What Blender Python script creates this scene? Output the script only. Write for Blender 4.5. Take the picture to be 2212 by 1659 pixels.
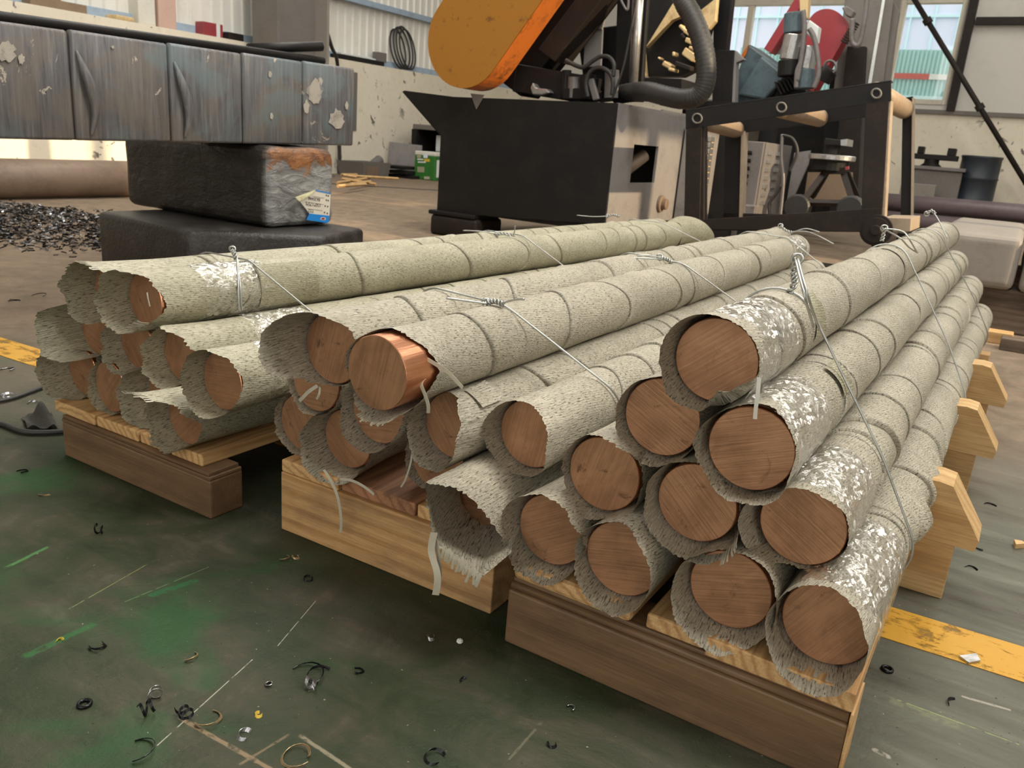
import bpy, bmesh, math, random
import numpy as np
from mathutils import Matrix, Vector

sc = bpy.context.scene
for o in list(bpy.data.objects):
    bpy.data.objects.remove(o)

# ------------------------------------------------------------------ camera
F, PIT, ROL, CH = 1759.9, .2905, .0795, .8084
PP = np.array([1106.0, 829.5])
FW = np.array([0, math.cos(PIT), -math.sin(PIT)])
_rt = np.array([1, 0, 0.]); _up = np.array([0, math.sin(PIT), math.cos(PIT)])
RT = math.cos(ROL)*_rt+math.sin(ROL)*_up
UP = -math.sin(ROL)*_rt+math.cos(ROL)*_up
CAM = np.array([0, 0, CH])
cd = bpy.data.cameras.new('camera')
cam = bpy.data.objects.new('camera', cd)
sc.collection.objects.link(cam)
cam.matrix_world = Matrix(((RT[0], UP[0], -FW[0], 0), (RT[1], UP[1], -FW[1], 0), (RT[2], UP[2], -FW[2], CH), (0, 0, 0, 1)))
cd.sensor_fit = 'HORIZONTAL'
cd.sensor_width = 36
cd.lens = 36*F/2212
cd.clip_start = .05
cd.clip_end = 200
cd.dof.use_dof = True
cd.dof.focus_distance = 1.35
cd.dof.aperture_fstop = 11
sc.camera = cam

# ------------------------------------------------------------------ view, world, sun, lights
sc.view_settings.view_transform = 'Standard'
sc.view_settings.look = 'None'
sc.view_settings.gamma = 1
sc.view_settings.use_curve_mapping = False
sc.view_settings.exposure = 0.14
w = bpy.data.worlds.new('world')
sc.world = w
w.use_nodes = True
bg = w.node_tree.nodes['Background']
bg.inputs[0].default_value = (1.0, .965, .89, 1)
bg.inputs[1].default_value = 1.9

GA = -.533                                     # the building's own axes: U along the back wall, V towards it
def frame(x, y, a):
    return (np.array([x, y, 0.]), np.array([math.cos(a), math.sin(a), 0]), np.array([-math.sin(a), math.cos(a), 0]), a)
G = frame(0, 0, GA)
RF = frame(.0207, 1.1916, -.5424)
MF = frame(-.454, 1.5239, -.5196)
LF = frame(-1.0618, 1.8086, -.533)
def W(fr, u, v, z):
    return fr[0]+u*fr[1]+v*fr[2]+np.array([0, 0, z])
def UVZ(fr, P):
    d = np.asarray(P)-fr[0]
    return np.array([d@fr[1], d@fr[2], P[2]])
def ray(px, py):
    return FW+RT*(px-PP[0])/F-UP*(py-PP[1])/F
def hit(px, py, k, val, fr=G):
    d = ray(px, py)
    if k == 'z': t = (val-CH)/d[2]
    elif k == 'v': t = (val-(CAM-fr[0])@fr[2])/(d@fr[2])
    else: t = (val-(CAM-fr[0])@fr[1])/(d@fr[1])
    return CAM+d*t

sd = bpy.data.lights.new('sun', 'SUN')
sd.energy = 4.6
sd.color = (1, .77, .48)
sd.angle = .009
sun = bpy.data.objects.new('sun', sd)
sc.collection.objects.link(sun)
_e = math.radians(20)
_d = -(G[1]*math.cos(_e))+G[2]*.03-np.array([0, 0, math.sin(_e)])
sun.rotation_euler = Vector(_d).to_track_quat('-Z', 'Y').to_euler()
sun.location = (4, 2, 8)

def area(name, fr, u, v, z, to, sx, sy, power, col=(1, 1, 1)):
    a = bpy.data.lights.new(name, 'AREA')
    a.shape = 'RECTANGLE'; a.size = sx; a.size_y = sy; a.energy = power; a.color = col
    o = bpy.data.objects.new(name, a)
    sc.collection.objects.link(o)
    p = W(fr, u, v, z); o.location = p
    o.rotation_euler = Vector(W(fr, *to)-p).to_track_quat('-Z', 'Y').to_euler()
    return o
area('skylight', G, 2.0, 2.6, 6.9, (-.6, 2.2, .3), 1.8, 6.5, 520, (1, .97, .90))
area('skylight', G, -2.6, 4.6, 6.9, (-2.6, 4.6, .3), 1.2, 8.5, 330, (1, .97, .90))
area('skylight', G, -6.5, 6.5, 6.9, (-6.5, 6.5, .3), 1.2, 9.0, 300, (1, .97, .90))
area('skylight', G, 1.5, 12.5, 6.9, (1.5, 12.5, .3), 1.2, 7.0, 260, (1, .97, .90))

# ------------------------------------------------------------------ node helpers and materials
MATS = {}
class NT:
    def __init__(s, name):
        s.m = bpy.data.materials.new(name); s.m.use_nodes = True
        s.t = s.m.node_tree; s.t.nodes.clear()
        s.out = s.t.nodes.new('ShaderNodeOutputMaterial')
    def n(s, typ, ins=None, **kw):
        nd = s.t.nodes.new('ShaderNode'+typ)
        for k, v in kw.items(): setattr(nd, k, v)
        for k, v in (ins or {}).items():
            sk = nd.inputs[k]
            if isinstance(v, bpy.types.NodeSocket): s.t.links.new(v, sk)
            elif isinstance(v, (tuple, list)) and len(v) == 3 and sk.type == 'RGBA': sk.default_value = (*v, 1)
            else: sk.default_value = v
        return nd
    def math(s, op, a, b=0., c=None):
        d = {0: a, 1: b}
        if c is not None: d[2] = c
        return s.n('Math', d, operation=op).outputs[0]
    def noise(s, vec, scale, detail=4, rough=.6, dist=0):
        return s.n('TexNoise', {'Vector': vec, 'Scale': scale, 'Detail': detail, 'Roughness': rough, 'Distortion': dist}).outputs[0]
    def ramp(s, fac, stops, interp='LINEAR'):
        r = s.n('ValToRGB', {0: fac}); e = r.color_ramp.elements; r.color_ramp.interpolation = interp
        while len(e) < len(stops): e.new(.5)
        for el, (p, c) in zip(e, stops):
            el.position = p; el.color = (*c, 1) if len(c) == 3 else c
        return r.outputs[0]
    def sstep(s, fac, a, b):
        return s.n('MapRange', {0: fac, 1: a, 2: b, 3: 0., 4: 1.}, interpolation_type='SMOOTHSTEP').outputs[0]
    def mix(s, f, a, b, mode='MIX'):
        m = s.n('Mix', data_type='RGBA', blend_type=mode)
        for k, v in ((0, f), (6, a), (7, b)):
            sk = m.inputs[k]
            if isinstance(v, bpy.types.NodeSocket): s.t.links.new(v, sk)
            elif k and len(v) == 3: sk.default_value = (*v, 1)
            else: sk.default_value = v
        return m.outputs[2]
    def mapping(s, vec, scale=(1, 1, 1), rot=(0, 0, 0), loc=(0, 0, 0)):
        return s.n('Mapping', {'Vector': vec, 'Scale': scale, 'Rotation': rot, 'Location': loc}).outputs[0]
    def coord(s, which='Object'):
        return s.n('TexCoord').outputs[which]
    def bump(s, h, strength=.3, dist=.01):
        return s.n('Bump', {'Height': h, 'Strength': strength, 'Distance': dist}).outputs[0]
    def rand(s):
        return s.n('ObjectInfo').outputs['Random']
    def done(s, col, rough=.6, metal=0., normal=None, spec=.5, **kw):
        b = s.n('BsdfPrincipled')
        def put(k, v):
            if isinstance(v, bpy.types.NodeSocket): s.t.links.new(v, b.inputs[k])
            elif isinstance(v, (tuple, list)) and len(v) == 3: b.inputs[k].default_value = (*v, 1)
            else: b.inputs[k].default_value = v
        put('Base Color', col); put('Roughness', rough); put('Metallic', metal); put('Specular IOR Level', spec)
        if normal is not None: put('Normal', normal)
        for k, v in kw.items(): put(k, v)
        s.t.links.new(b.outputs[0], s.out.inputs[0])
        MATS[s.m.name] = s.m
        return s.m

def worn(name, col, dark=None, rough=.6, metal=0., scale=6., amt=.5, bump=.15, spec=.5, thr=(.45, .7)):
    t = NT(name); c = t.coord()
    n1 = t.noise(c, scale, 6, .65); n2 = t.noise(c, scale*7, 4, .6)
    f = t.math('MULTIPLY', t.sstep(t.math('ADD', t.math('MULTIPLY', n1, .7), t.math('MULTIPLY', n2, .3)), *thr), amt)
    cc = t.mix(f, col, dark or tuple(x*.35 for x in col))
    return t.done(cc, t.math('ADD', t.math('MULTIPLY', n2, .25), rough-.12), metal, t.bump(n2, bump, .01), spec)

def weave_mat(name, c1, c2, cm, dash):
    t = NT(name)
    uv = t.n('UVMap').outputs[0]
    sep = t.n('SeparateXYZ', {0: uv})
    vec0 = t.n('CombineXYZ', {0: sep.outputs[1], 1: sep.outputs[0]}).outputs[0]
    rnd = t.rand()
    wob = t.n('TexNoise', {'Vector': vec0, 'Scale': 34., 'Detail': 3.}).outputs[1]
    wv = t.n('VectorMath', {0: wob, 1: (.5, .5, .5)}, operation='SUBTRACT').outputs[0]
    wv = t.n('VectorMath', {0: wv, 'Scale': .005}, operation='SCALE').outputs[0]
    off = t.n('CombineXYZ', {0: t.math('MULTIPLY', rnd, 3.7), 1: t.math('MULTIPLY', rnd, 1.3)}).outputs[0]
    vec = t.n('VectorMath', {0: vec0, 1: wv}, operation='ADD').outputs[0]
    vec = t.n('VectorMath', {0: vec, 1: off}, operation='ADD').outputs[0]
    vec = t.mapping(vec, rot=(0, 0, .16))
    br = t.n('TexBrick', {'Vector': vec, 'Color1': c1, 'Color2': c2, 'Mortar': cm, 'Scale': 1., 'Mortar Size': .00055, 'Mortar Smooth': .8, 'Bias': 0., 'Brick Width': .0105, 'Row Height': .0046}, offset=.5, squash=1.)
    st = t.mapping(vec, scale=(105, 460, 1), rot=(0, 0, .10))
    d1 = t.noise(st, 1., 2, .5)
    dk = t.sstep(d1, .55, .65)
    big = t.noise(vec, 9., 4, .6)
    dk = t.math('MULTIPLY', dk, t.sstep(big, .24, .46))
    col = t.mix(t.math('MULTIPLY', dk, .82), br.outputs[0], dash)
    var = t.ramp(t.noise(vec, 5., 5, .65), [(.3, (.80, .80, .76)), (.7, (1.08, 1.07, 1.06))])
    col = t.mix(1., col, var, 'MULTIPLY')
    h = t.math('ADD', t.math('MULTIPLY', br.outputs[1], -.7), t.math('MULTIPLY', d1, -1.8))
    h = t.math('ADD', h, t.math('MULTIPLY', t.noise(vec, 60., 3, .6), 1.2))
    return t.done(col, .5, 0., t.bump(h, .5, .0022), .45)
weave_mat('woven_wrap', (.54, .497, .408), (.43, .393, .315), (.38, .35, .275), (.075, .065, .045))
weave_mat('woven_wrap_yellowish', (.54, .505, .385), (.43, .40, .295), (.38, .355, .265), (.075, .068, .043))
weave_mat('woven_wrap_olive', (.46, .43, .32), (.37, .345, .245), (.22, .205, .13), (.15, .14, .07))

def film_mat():
    t = NT('stretch_film'); c = t.coord()
    wob = t.n('TexNoise', {'Vector': c, 'Scale': 40., 'Detail': 3.}).outputs[1]
    wc = t.n('VectorMath', {0: c, 1: t.n('VectorMath', {0: wob, 'Scale': .03}, operation='SCALE').outputs[0]}, operation='ADD').outputs[0]
    vo = t.n('TexVoronoi', {'Vector': t.mapping(wc, scale=(2.1, .8, 2.1)), 'Scale': 80.}).outputs['Color']
    off = t.n('VectorMath', {0: vo, 1: (.5, .5, .5)}, operation='SUBTRACT').outputs[0]
    off = t.n('VectorMath', {0: off, 'Scale': .85}, operation='SCALE').outputs[0]
    h = t.noise(c, 70., 4, .7, 1.2)
    b0 = t.bump(h, .6, .006)
    bm = t.n('VectorMath', {0: t.n('VectorMath', {0: b0, 1: off}, operation='ADD').outputs[0]}, operation='NORMALIZE').outputs[0]
    gl = t.n('BsdfGlossy', {'Color': (1, 1, 1), 'Roughness': .11, 'Normal': bm}).outputs[0]
    tr = t.n('BsdfTransparent', {'Color': (.99, .99, .985)}).outputs[0]
    fr = t.n('LayerWeight', {'Blend': .22, 'Normal': b0}).outputs[0]
    f = t.math('ADD', t.math('MULTIPLY', fr, .45), .075)
    mx = t.n('MixShader', {0: f, 1: tr, 2: gl}).outputs[0]
    t.t.links.new(mx, t.out.inputs[0]); MATS['stretch_film'] = t.m
film_mat()

def copper_mat(name, light, dark, rough, metal):
    t = NT(name); c = t.coord(); r = t.rand()
    off = t.n('CombineXYZ', {0: t.math('MULTIPLY', r, 13.), 1: 0., 2: t.math('MULTIPLY', r, 7.)}).outputs[0]
    cc = t.n('VectorMath', {0: c, 1: off}, operation='ADD').outputs[0]
    rot = t.n('VectorRotate', {'Vector': cc, 'Axis': (0, 1, 0), 'Angle': t.math('MULTIPLY', r, 6.28)}).outputs[0]
    st = t.noise(t.mapping(rot, scale=(260, 5, 9)), 1., 4, .65, .3)
    bl = t.noise(cc, 13., 4, .6, .5)
    bl2 = t.sstep(t.noise(cc, 19., 6, .75, 1.0), .58, .72)
    f = t.math('ADD', t.math('MULTIPLY', st, .45), t.math('MULTIPLY', bl, .55))
    col = t.mix(t.sstep(f, .32, .68), dark, light)
    col = t.mix(t.math('MULTIPLY', bl2, .7), col, tuple(x*.28 for x in dark))
    return t.done(col, t.math('ADD', t.math('MULTIPLY', st, .2), rough), metal, t.bump(st, .18, .003), .5)
copper_mat('copper_sawn_face', (.54, .29, .16), (.31, .16, .085), .38, .7)
copper_mat('copper_skin', (.90, .46, .28), (.80, .36, .20), .22, 1.)

def wood_mat(name, light, dark, ring=150., axis='x', rough=.65, stain=None, stain_amt=0.):
    t = NT(name); c = t.coord(); r = t.rand()
    sep = t.n('SeparateXYZ', {0: c})
    ia, ib = ((1, 2) if axis == 'x' else (0, 2))
    il = 0 if axis == 'x' else 1
    wa = t.noise(t.mapping(c, scale=tuple(2.2 if i == il else 14 for i in range(3))), 1., 3, .6)
    a = t.math('ADD', sep.outputs[ia], t.math('MULTIPLY_ADD', r, .22, -.10))
    b = t.math('ADD', sep.outputs[ib], t.math('MULTIPLY_ADD', r, .10, .03))
    d = t.math('SQRT', t.math('ADD', t.math('MULTIPLY', a, a), t.math('MULTIPLY', b, b)))
    d = t.math('ADD', d, t.math('MULTIPLY', wa, .035))
    s = t.math('MULTIPLY_ADD', t.math('SINE', t.math('MULTIPLY', d, ring*3.3)), .5, .5)
    s = t.math('POWER', s, 2.2)
    fib = t.noise(t.mapping(c, scale=tuple(8 if i == il else 260 for i in range(3))), 1., 4, .6)
    col = t.mix(t.math('MULTIPLY', s, .62), light, dark)
    col = t.mix(1., col, t.ramp(fib, [(.25, (.70, .68, .66)), (.7, (1.1, 1.1, 1.1))]), 'MULTIPLY')
    if stain:
        n = t.noise(t.mapping(c, scale=tuple(3 if i == il else 11 for i in range(3))), 1., 5, .7)
        col = t.mix(t.math('MULTIPLY', t.sstep(n, .42, .68), stain_amt), col, stain)
    return t.done(col, rough, 0., t.bump(t.math('ADD', fib, t.math('MULTIPLY', s, .4)), .25, .003), .3)
wood_mat('pine_beam', (.60, .36, .16), (.40, .20, .075), 60, 'x', .6, (.17, .11, .06), .6)
wood_mat('pine_plank', (.68, .43, .20), (.36, .165, .055), 110, 'y', .6, (.40, .23, .10), .4)
wood_mat('red_plank', (.42, .21, .11), (.20, .085, .045), 95, 'y', .6, (.12, .06, .035), .6)
wood_mat('dark_beam', (.215, .13, .07), (.15, .086, .046), 30, 'x', .42, (.10, .06, .035), .7)
wood_mat('pale_beam', (.66, .44, .21), (.46, .265, .10), 55, 'x', .6, (.36, .21, .09), .5)
wood_mat('grey_timber', (.16, .12, .09), (.09, .065, .05), 60, 'x', .8, (.04, .03, .025), .6)

def floor_mat():
    t = NT('workshop_floor'); c = t.coord(); sep = t.n('SeparateXYZ', {0: c}); U, V = sep.outputs[0], sep.outputs[1]
    n1 = t.noise(c, 1.3, 6, .65, .4); n2 = t.noise(c, 7., 7, .7, .6); n3 = t.noise(c, 60., 5, .7)
    n4 = t.noise(t.mapping(c, scale=(2.2, 14, 1), rot=(0, 0, .5)), 1., 5, .65, .3)
    green = t.ramp(t.math('ADD', t.math('MULTIPLY', n2, .6), t.math('MULTIPLY', n4, .4)), [(.34, (.016, .030, .012)), (.47, (.036, .046, .024)), (.56, (.058, .056, .036)), (.66, (.105, .092, .066))])
    grey = t.ramp(n4, [(.30, (.060, .053, .040)), (.44, (.105, .10, .078)), (.58, (.135, .135, .105)), (.72, (.19, .185, .15))])
    tan = t.ramp(n2, [(.3, (.15, .11, .078)), (.55, (.25, .185, .13)), (.75, (.33, .245, .17))])
    # green paint left and front; grey at right carries painted light; dust further in
    wob = t.math('MULTIPLY_ADD', n1, 1.2, -.6)
    fg = t.sstep(t.math('ADD', t.math('MULTIPLY_ADD', U, 1.0, .14), t.math('MULTIPLY', wob, .25)), -.28, .26)
    base = t.mix(fg, green, grey)
    far = t.sstep(t.math('ADD', t.math('MULTIPLY', U, -1.), wob), 1.75, 2.6)
    base = t.mix(t.math('MULTIPLY', far, .7), base, t.mix(n4, (.055, .05, .036), (.15, .135, .105)))
    vivid = t.math('MULTIPLY', t.sstep(t.noise(c, 2.3, 4, .6, .6), .52, .68), t.math('SUBTRACT', 1., fg))
    base = t.mix(t.math('MULTIPLY', vivid, .8), base, (.020, .075, .022))
    ft = t.sstep(t.math('ADD', t.math('ADD', V, t.math('MULTIPLY', U, -.45)), wob), 2.0, 3.4)
    base = t.mix(t.math('MULTIPLY', ft, .92), base, tan)
    sc1 = t.sstep(t.noise(t.mapping(c, scale=(3, 190, 1), rot=(0, 0, .9)), 1., 3, .6), .70, .76)
    sc2 = t.sstep(t.noise(t.mapping(c, scale=(160, 3, 1), rot=(0, 0, .35)), 1., 3, .6), .71, .77)
    scr = t.math('MULTIPLY', t.math('MAXIMUM', sc1, sc2), t.math('MULTIPLY', t.sstep(n2, .45, .65), .35))
    base = t.mix(scr, base, (.30, .30, .20))
    sp = t.sstep(t.noise(c, 150., 2, .5), .70, .745)
    base = t.mix(t.math('MULTIPLY', sp, .85), base, (.012, .012, .012))
    spw = t.sstep(t.noise(t.mapping(c, loc=(5, 3, 1)), 130., 2, .5), .735, .77)
    base = t.mix(t.math('MULTIPLY', spw, .6), base, (.5, .47, .38))
    brk = t.noise(c, 40., 3, .6)
    def scratch(px, wd, colr, amt):
        nonlocal base
        a, b = (UVZ(G, hit(x, y, 'z', 0))[:2] for x, y in px); d = b-a; L2 = float(d@d)
        tx = t.math('SUBTRACT', U, float(a[0])); ty = t.math('SUBTRACT', V, float(a[1]))
        k = t.n('Clamp', {0: t.math('DIVIDE', t.math('ADD', t.math('MULTIPLY', tx, float(d[0])), t.math('MULTIPLY', ty, float(d[1]))), L2)}).outputs[0]
        ex = t.math('SUBTRACT', tx, t.math('MULTIPLY', k, float(d[0]))); ey = t.math('SUBTRACT', ty, t.math('MULTIPLY', k, float(d[1])))
        ds = t.math('SQRT', t.math('ADD', t.math('MULTIPLY', ex, ex), t.math('MULTIPLY', ey, ey)))
        ds = t.math('ADD', ds, t.math('MULTIPLY_ADD', brk, wd*1.6, -wd*.8))
        f = t.math('MULTIPLY', t.sstep(ds, wd, wd*.45), t.math('MULTIPLY', t.sstep(brk, .36, .5), amt))
        base = t.mix(f, base, colr)
    for px, wd, colr, amt in ((((340, 1610), (545, 1425)), .0012, (.50, .48, .38), .8), (((600, 1395), (682, 1298)), .0010, (.45, .44, .34), .8), (((392, 1553), (600, 1670)), .0045, (.28, .20, .12), .8), (((520, 1650), (622, 1588)), .003, (.22, .16, .10), .7),
                              (((150, 1315), (330, 1212)), .0016, (.22, .26, .10), .7), (((15, 1225), (100, 1183)), .006, (.08, .22, .07), .8), (((270, 1300), (450, 1225)), .0016, (.14, .22, .09), .7), (((650, 1590), (770, 1670)), .004, (.33, .29, .20), .7),
                              (((1940, 1512), (2200, 1608)), .0016, (.30, .36, .14), .9), (((1930, 1515), (2060, 1565)), .012, (.24, .25, .14), .45), (((2080, 1505), (2180, 1533)), .004, (.42, .39, .33), .7), (((1890, 1620), (1918, 1634)), .006, (.45, .42, .34), .7),
                              (((1100, 1640), (1170, 1560)), .003, (.16, .15, .10), .6), (((60, 1415), (200, 1350)), .010, (.03, .13, .04), .7), (((330, 1285), (420, 1255)), .010, (.02, .12, .04), .7)):
        scratch(px, wd, colr, amt)
    rough = t.math('ADD', t.math('MULTIPLY_ADD', n2, .45, .30), t.math('MULTIPLY', ft, .25))
    h = t.math('ADD', t.math('MULTIPLY', n2, .6), t.math('MULTIPLY', n3, .25))
    return t.done(base, rough, 0., t.bump(h, .5, .014), .22)
floor_mat()

def line_mat():
    t = NT('yellow_floor_paint'); c = t.coord()
    n = t.noise(c, 16., 7, .72, .5); n2 = t.noise(t.mapping(c, scale=(4, 40, 1)), 1., 5, .7)
    f = t.sstep(t.math('ADD', t.math('MULTIPLY', n, .6), t.math('MULTIPLY', n2, .4)), .50, .585)
    col = t.mix(t.noise(c, 5., 4), (.50, .25, .022), (.66, .36, .045))
    b = t.n('BsdfPrincipled', {'Base Color': col, 'Roughness': .55}).outputs[0]
    tr = t.n('BsdfTransparent').outputs[0]
    mx = t.n('MixShader', {0: t.math('MULTIPLY', f, .8), 1: b, 2: tr}).outputs[0]
    t.t.links.new(mx, t.out.inputs[0]); MATS['yellow_floor_paint'] = t.m
line_mat()

def plaster_mat():
    t = NT('peeling_plaster'); c = t.coord()
    n = t.noise(c, 1.6, 5, .6); m = t.noise(t.mapping(c, scale=(1, 1, .8)), 5.5, 4, .62, .9)
    pl = t.math('MULTIPLY', t.sstep(m, .615, .635), t.sstep(n, .42, .56))
    col = t.mix(n, (.70, .63, .50), (.88, .82, .69))
    col = t.mix(t.math('MULTIPLY', t.sstep(t.noise(c, 12., 5, .7), .5, .8), .35), col, (.45, .40, .32))
    col = t.mix(t.math('MULTIPLY', pl, .85), col, (.07, .06, .05))
    return t.done(col, .85, 0., t.bump(t.math('SUBTRACT', n, pl), .3, .02), .2)
plaster_mat()
worn('white_sheet', (.78, .76, .70), (.55, .52, .46), .5, 0., 2., .5, .05, thr=(.5, .8))
worn('cream_panel', (.60, .58, .53), (.42, .40, .36), .6, 0., 1.2, .5, .05, thr=(.45, .8))
worn('blue_strip', (.34, .44, .56), (.2, .24, .28), .5, 0., 8., .5)
worn('black_steel', (.011, .010, .010), (.024, .019, .016), .5, 0., 5., .6, .12, .25)
worn('tarred_floor_billet', (.022, .018, .016), (.075, .07, .068), .42, .1, 9., .7, .5, .5)
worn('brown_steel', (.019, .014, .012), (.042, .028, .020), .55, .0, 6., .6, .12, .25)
worn('grey_steel', (.19, .175, .17), (.10, .085, .08), .5, .25, 5., .7, .1)
worn('roller_tan', (.36, .265, .18), (.22, .15, .10), .5, .1, 6., .6, .1)
worn('lit_edge', (.42, .33, .24), (.25, .19, .14), .5, .1, 6., .6, .1)  # paler copy of the cart's steel: sunlight on its edges painted in
worn('bare_steel', (.52, .52, .52), (.20, .19, .18), .35, .85, 9., .6, .1)
worn('pale_steel', (.25, .235, .23), (.14, .13, .125), .55, .1, 6., .6, .1)
worn('column_grey', (.17, .155, .14), (.11, .10, .09), .6, 0., 3., .5)
worn('column_grey_lit', (.28, .25, .22), (.18, .15, .12), .6, 0., 3., .5)  # lighter copy of the column grey: light on one flange painted in
worn('window_frame_paint', (.62, .58, .48), (.40, .37, .31), .6, 0., 4., .5)
worn('ochre_paint', (.36, .155, .02), (.09, .045, .018), .45, 0., 13., .75, .1, .4, thr=(.57, .66))
worn('orange_paint', (.52, .145, .025), (.10, .04, .015), .42, 0., 5., .8, .1, .4, thr=(.50, .66))
worn('red_paint', (.33, .045, .055), (.17, .03, .035), .38, 0., 4., .5, .05)
worn('blue_grey_paint', (.085, .125, .145), (.03, .035, .04), .45, 0., 7., .7, .1)
worn('rubber', (.025, .024, .023), (.05, .045, .04), .5, 0., 8., .5, .1)
worn('rust_pipe', (.22, .155, .11), (.12, .08, .055), .55, .1, 4., .6, .1)
worn('dark_pipe', (.13, .10, .105), (.07, .05, .05), .5, .2, 4., .6, .1)
worn('machined_block', (.25, .225, .20), (.17, .15, .13), .6, .1, 5., .6, .1)
worn('galvanised_wire', (.50, .51, .49), (.28, .28, .27), .36, .9, 60., .6, .05)
worn('swarf_black', (.018, .018, .020), (.05, .05, .055), .28, .7, 50., .5, .05)
worn('swarf_tan', (.45, .33, .18), (.20, .13, .07), .4, .6, 50., .5, .05)
worn('swarf_silver', (.42, .42, .44), (.08, .08, .09), .28, .9, 40., .8, .05)
worn('tape_strip', (.50, .46, .36), (.36, .33, .25), .5, 0., 40., .5, .05)
worn('green_tin', (.035, .17, .03), (.02, .09, .02), .4, 0., 6., .5, .05)
worn('white_plastic', (.72, .70, .62), (.55, .52, .45), .45, 0., 5., .5, .05)
worn('pink_plastic', (.62, .42, .35), (.5, .33, .27), .45, 0., 5., .5, .05)
worn('brown_card', (.27, .19, .125), (.18, .12, .08), .8, 0., 5., .5, .05)
worn('navy_drum', (.022, .030, .042), (.05, .05, .05), .45, 0., 5., .6, .1)
worn('peeled_lining', (.46, .42, .36), (.16, .14, .125), .6, 0., 14., .8, .2)
worn('cloth_dark', (.05, .048, .04), (.03, .03, .025), .9, 0., 10., .5, .3)
worn('turquoise_sheet', (.42, .70, .69), (.36, .64, .64), .5, 0., 3., .5, .05)
worn('pale_blue_sheet', (.74, .78, .93), (.64, .70, .88), .5, 0., 1.5, .5, .05)
worn('aqua_bar', (.60, .84, .88), (.5, .75, .8), .5, 0., 3., .3, .05)
worn('yard_ground', (.45, .44, .42), (.35, .34, .33), .8, 0., 2., .5, .05)
worn('yellow_mark', (.65, .45, .05), (.5, .35, .05), .5, 0., 20., .3, .05)
worn('label_paper', (.80, .74, .62), (.70, .64, .52), .5, 0., 20., .3, .02)
worn('label_blue', (.02, .26, .72), (.02, .2, .6), .4, 0., 20., .3, .02)
worn('label_foil', (.62, .58, .36), (.25, .24, .12), .35, .5, 40., .7, .1)
worn('ink', (.05, .045, .045), (.05, .045, .045), .6, 0., 20., .1, .02)
worn('tan_and_painted_sun', (.70, .52, .27), (.28, .17, .08), .5, .1, 9., .6, .1)  # plain tan; on the saw head it also paints in the sunlight
worn('cement_white', (.75, .78, .76), (.5, .52, .5), .6, 0., 12., .4, .05)
worn('marker_pink', (.55, .12, .10), (.4, .08, .07), .5, 0., 12., .3, .05)  # plain pink of the trailer's marker strip

def film_wrap_mat():
    t = NT('scuffed_black_film'); c = t.coord()
    st = t.noise(t.mapping(c, scale=(40, 60, 4)), 1., 5, .65, .3)
    bl = t.noise(t.mapping(c, scale=(1, 3, 3.2)), 1., 5, .6, .4)
    sheen_tint = t.noise(t.mapping(c, loc=(3, 1, 2), scale=(1, 2.2, 3)), 1., 5, .65, .5)
    col = t.ramp(st, [(.3, (.095, .092, .10)), (.55, (.17, .165, .17)), (.75, (.30, .285, .27))])
    col = t.mix(t.math('MULTIPLY', t.sstep(bl, .5, .62), .6), col, (.21, .18, .155))
    col = t.mix(t.math('MULTIPLY', t.sstep(sheen_tint, .53, .62), .55), col, (.17, .225, .24))  # bluish sheen of the film mixed into its colour
    peel = t.math('MULTIPLY', t.sstep(t.noise(t.mapping(c, loc=(1.3, .2, .7), scale=(1, 6., 5.)), 1., 6, .72, .8),   .635, .65), t.sstep(t.noise(t.mapping(c, scale=(1, 1.6, 1)), 1., 2, .5), .46, .52))
    col = t.mix(peel, col, (.50, .44, .37))
    h = t.math('ADD', st, t.math('MULTIPLY', peel, -.8))
    return t.done(col, t.math('MULTIPLY_ADD', st, .3, .24), .1, t.bump(h, .6, .008), .5)
film_wrap_mat()

def rustblock_mat():
    t = NT('tarred_billet'); c = t.coord(); sep = t.n('SeparateXYZ', {0: c})
    n = t.noise(c, 9., 6, .65, .6); n2 = t.noise(t.mapping(c, scale=(6, 6, 16)), 1., 5, .7, 1.)
    # one end is bare grey metal with rust along its upper edge, the sides are tarred
    end = t.sstep(t.math('ADD', sep.outputs[0], t.math('MULTIPLY', n, .06)), .50, .56)
    tar = t.ramp(n2, [(.3, (.014, .012, .011)), (.7, (.040, .033, .028))])
    bare = t.ramp(n2, [(.28, (.09, .085, .08)), (.5, (.26, .26, .255)), (.7, (.46, .46, .44))])
    rust = t.math('MULTIPLY', t.sstep(t.math('ADD', sep.outputs[2], t.math('MULTIPLY', n, .22)), .385, .43), end)
    col = t.mix(end, tar, bare)
    col = t.mix(rust, col, t.ramp(n, [(.35, (.10, .035, .015)), (.65, (.36, .16, .06))]))
    return t.done(col, t.math('MULTIPLY_ADD', n2, .35, .25), .1, t.bump(t.math('ADD', n, n2), .7, .02), .5)
rustblock_mat()

def glass_mat():
    t = NT('window_glass')
    g = t.n('BsdfGlossy', {'Color': (1, 1, 1), 'Roughness': .03}).outputs[0]
    tr = t.n('BsdfTransparent', {'Color': (.93, .95, .97)}).outputs[0]
    t.t.links.new(t.n('MixShader', {0: .06, 1: tr, 2: g}).outputs[0], t.out.inputs[0]); MATS['window_glass'] = t.m
glass_mat()

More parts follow.
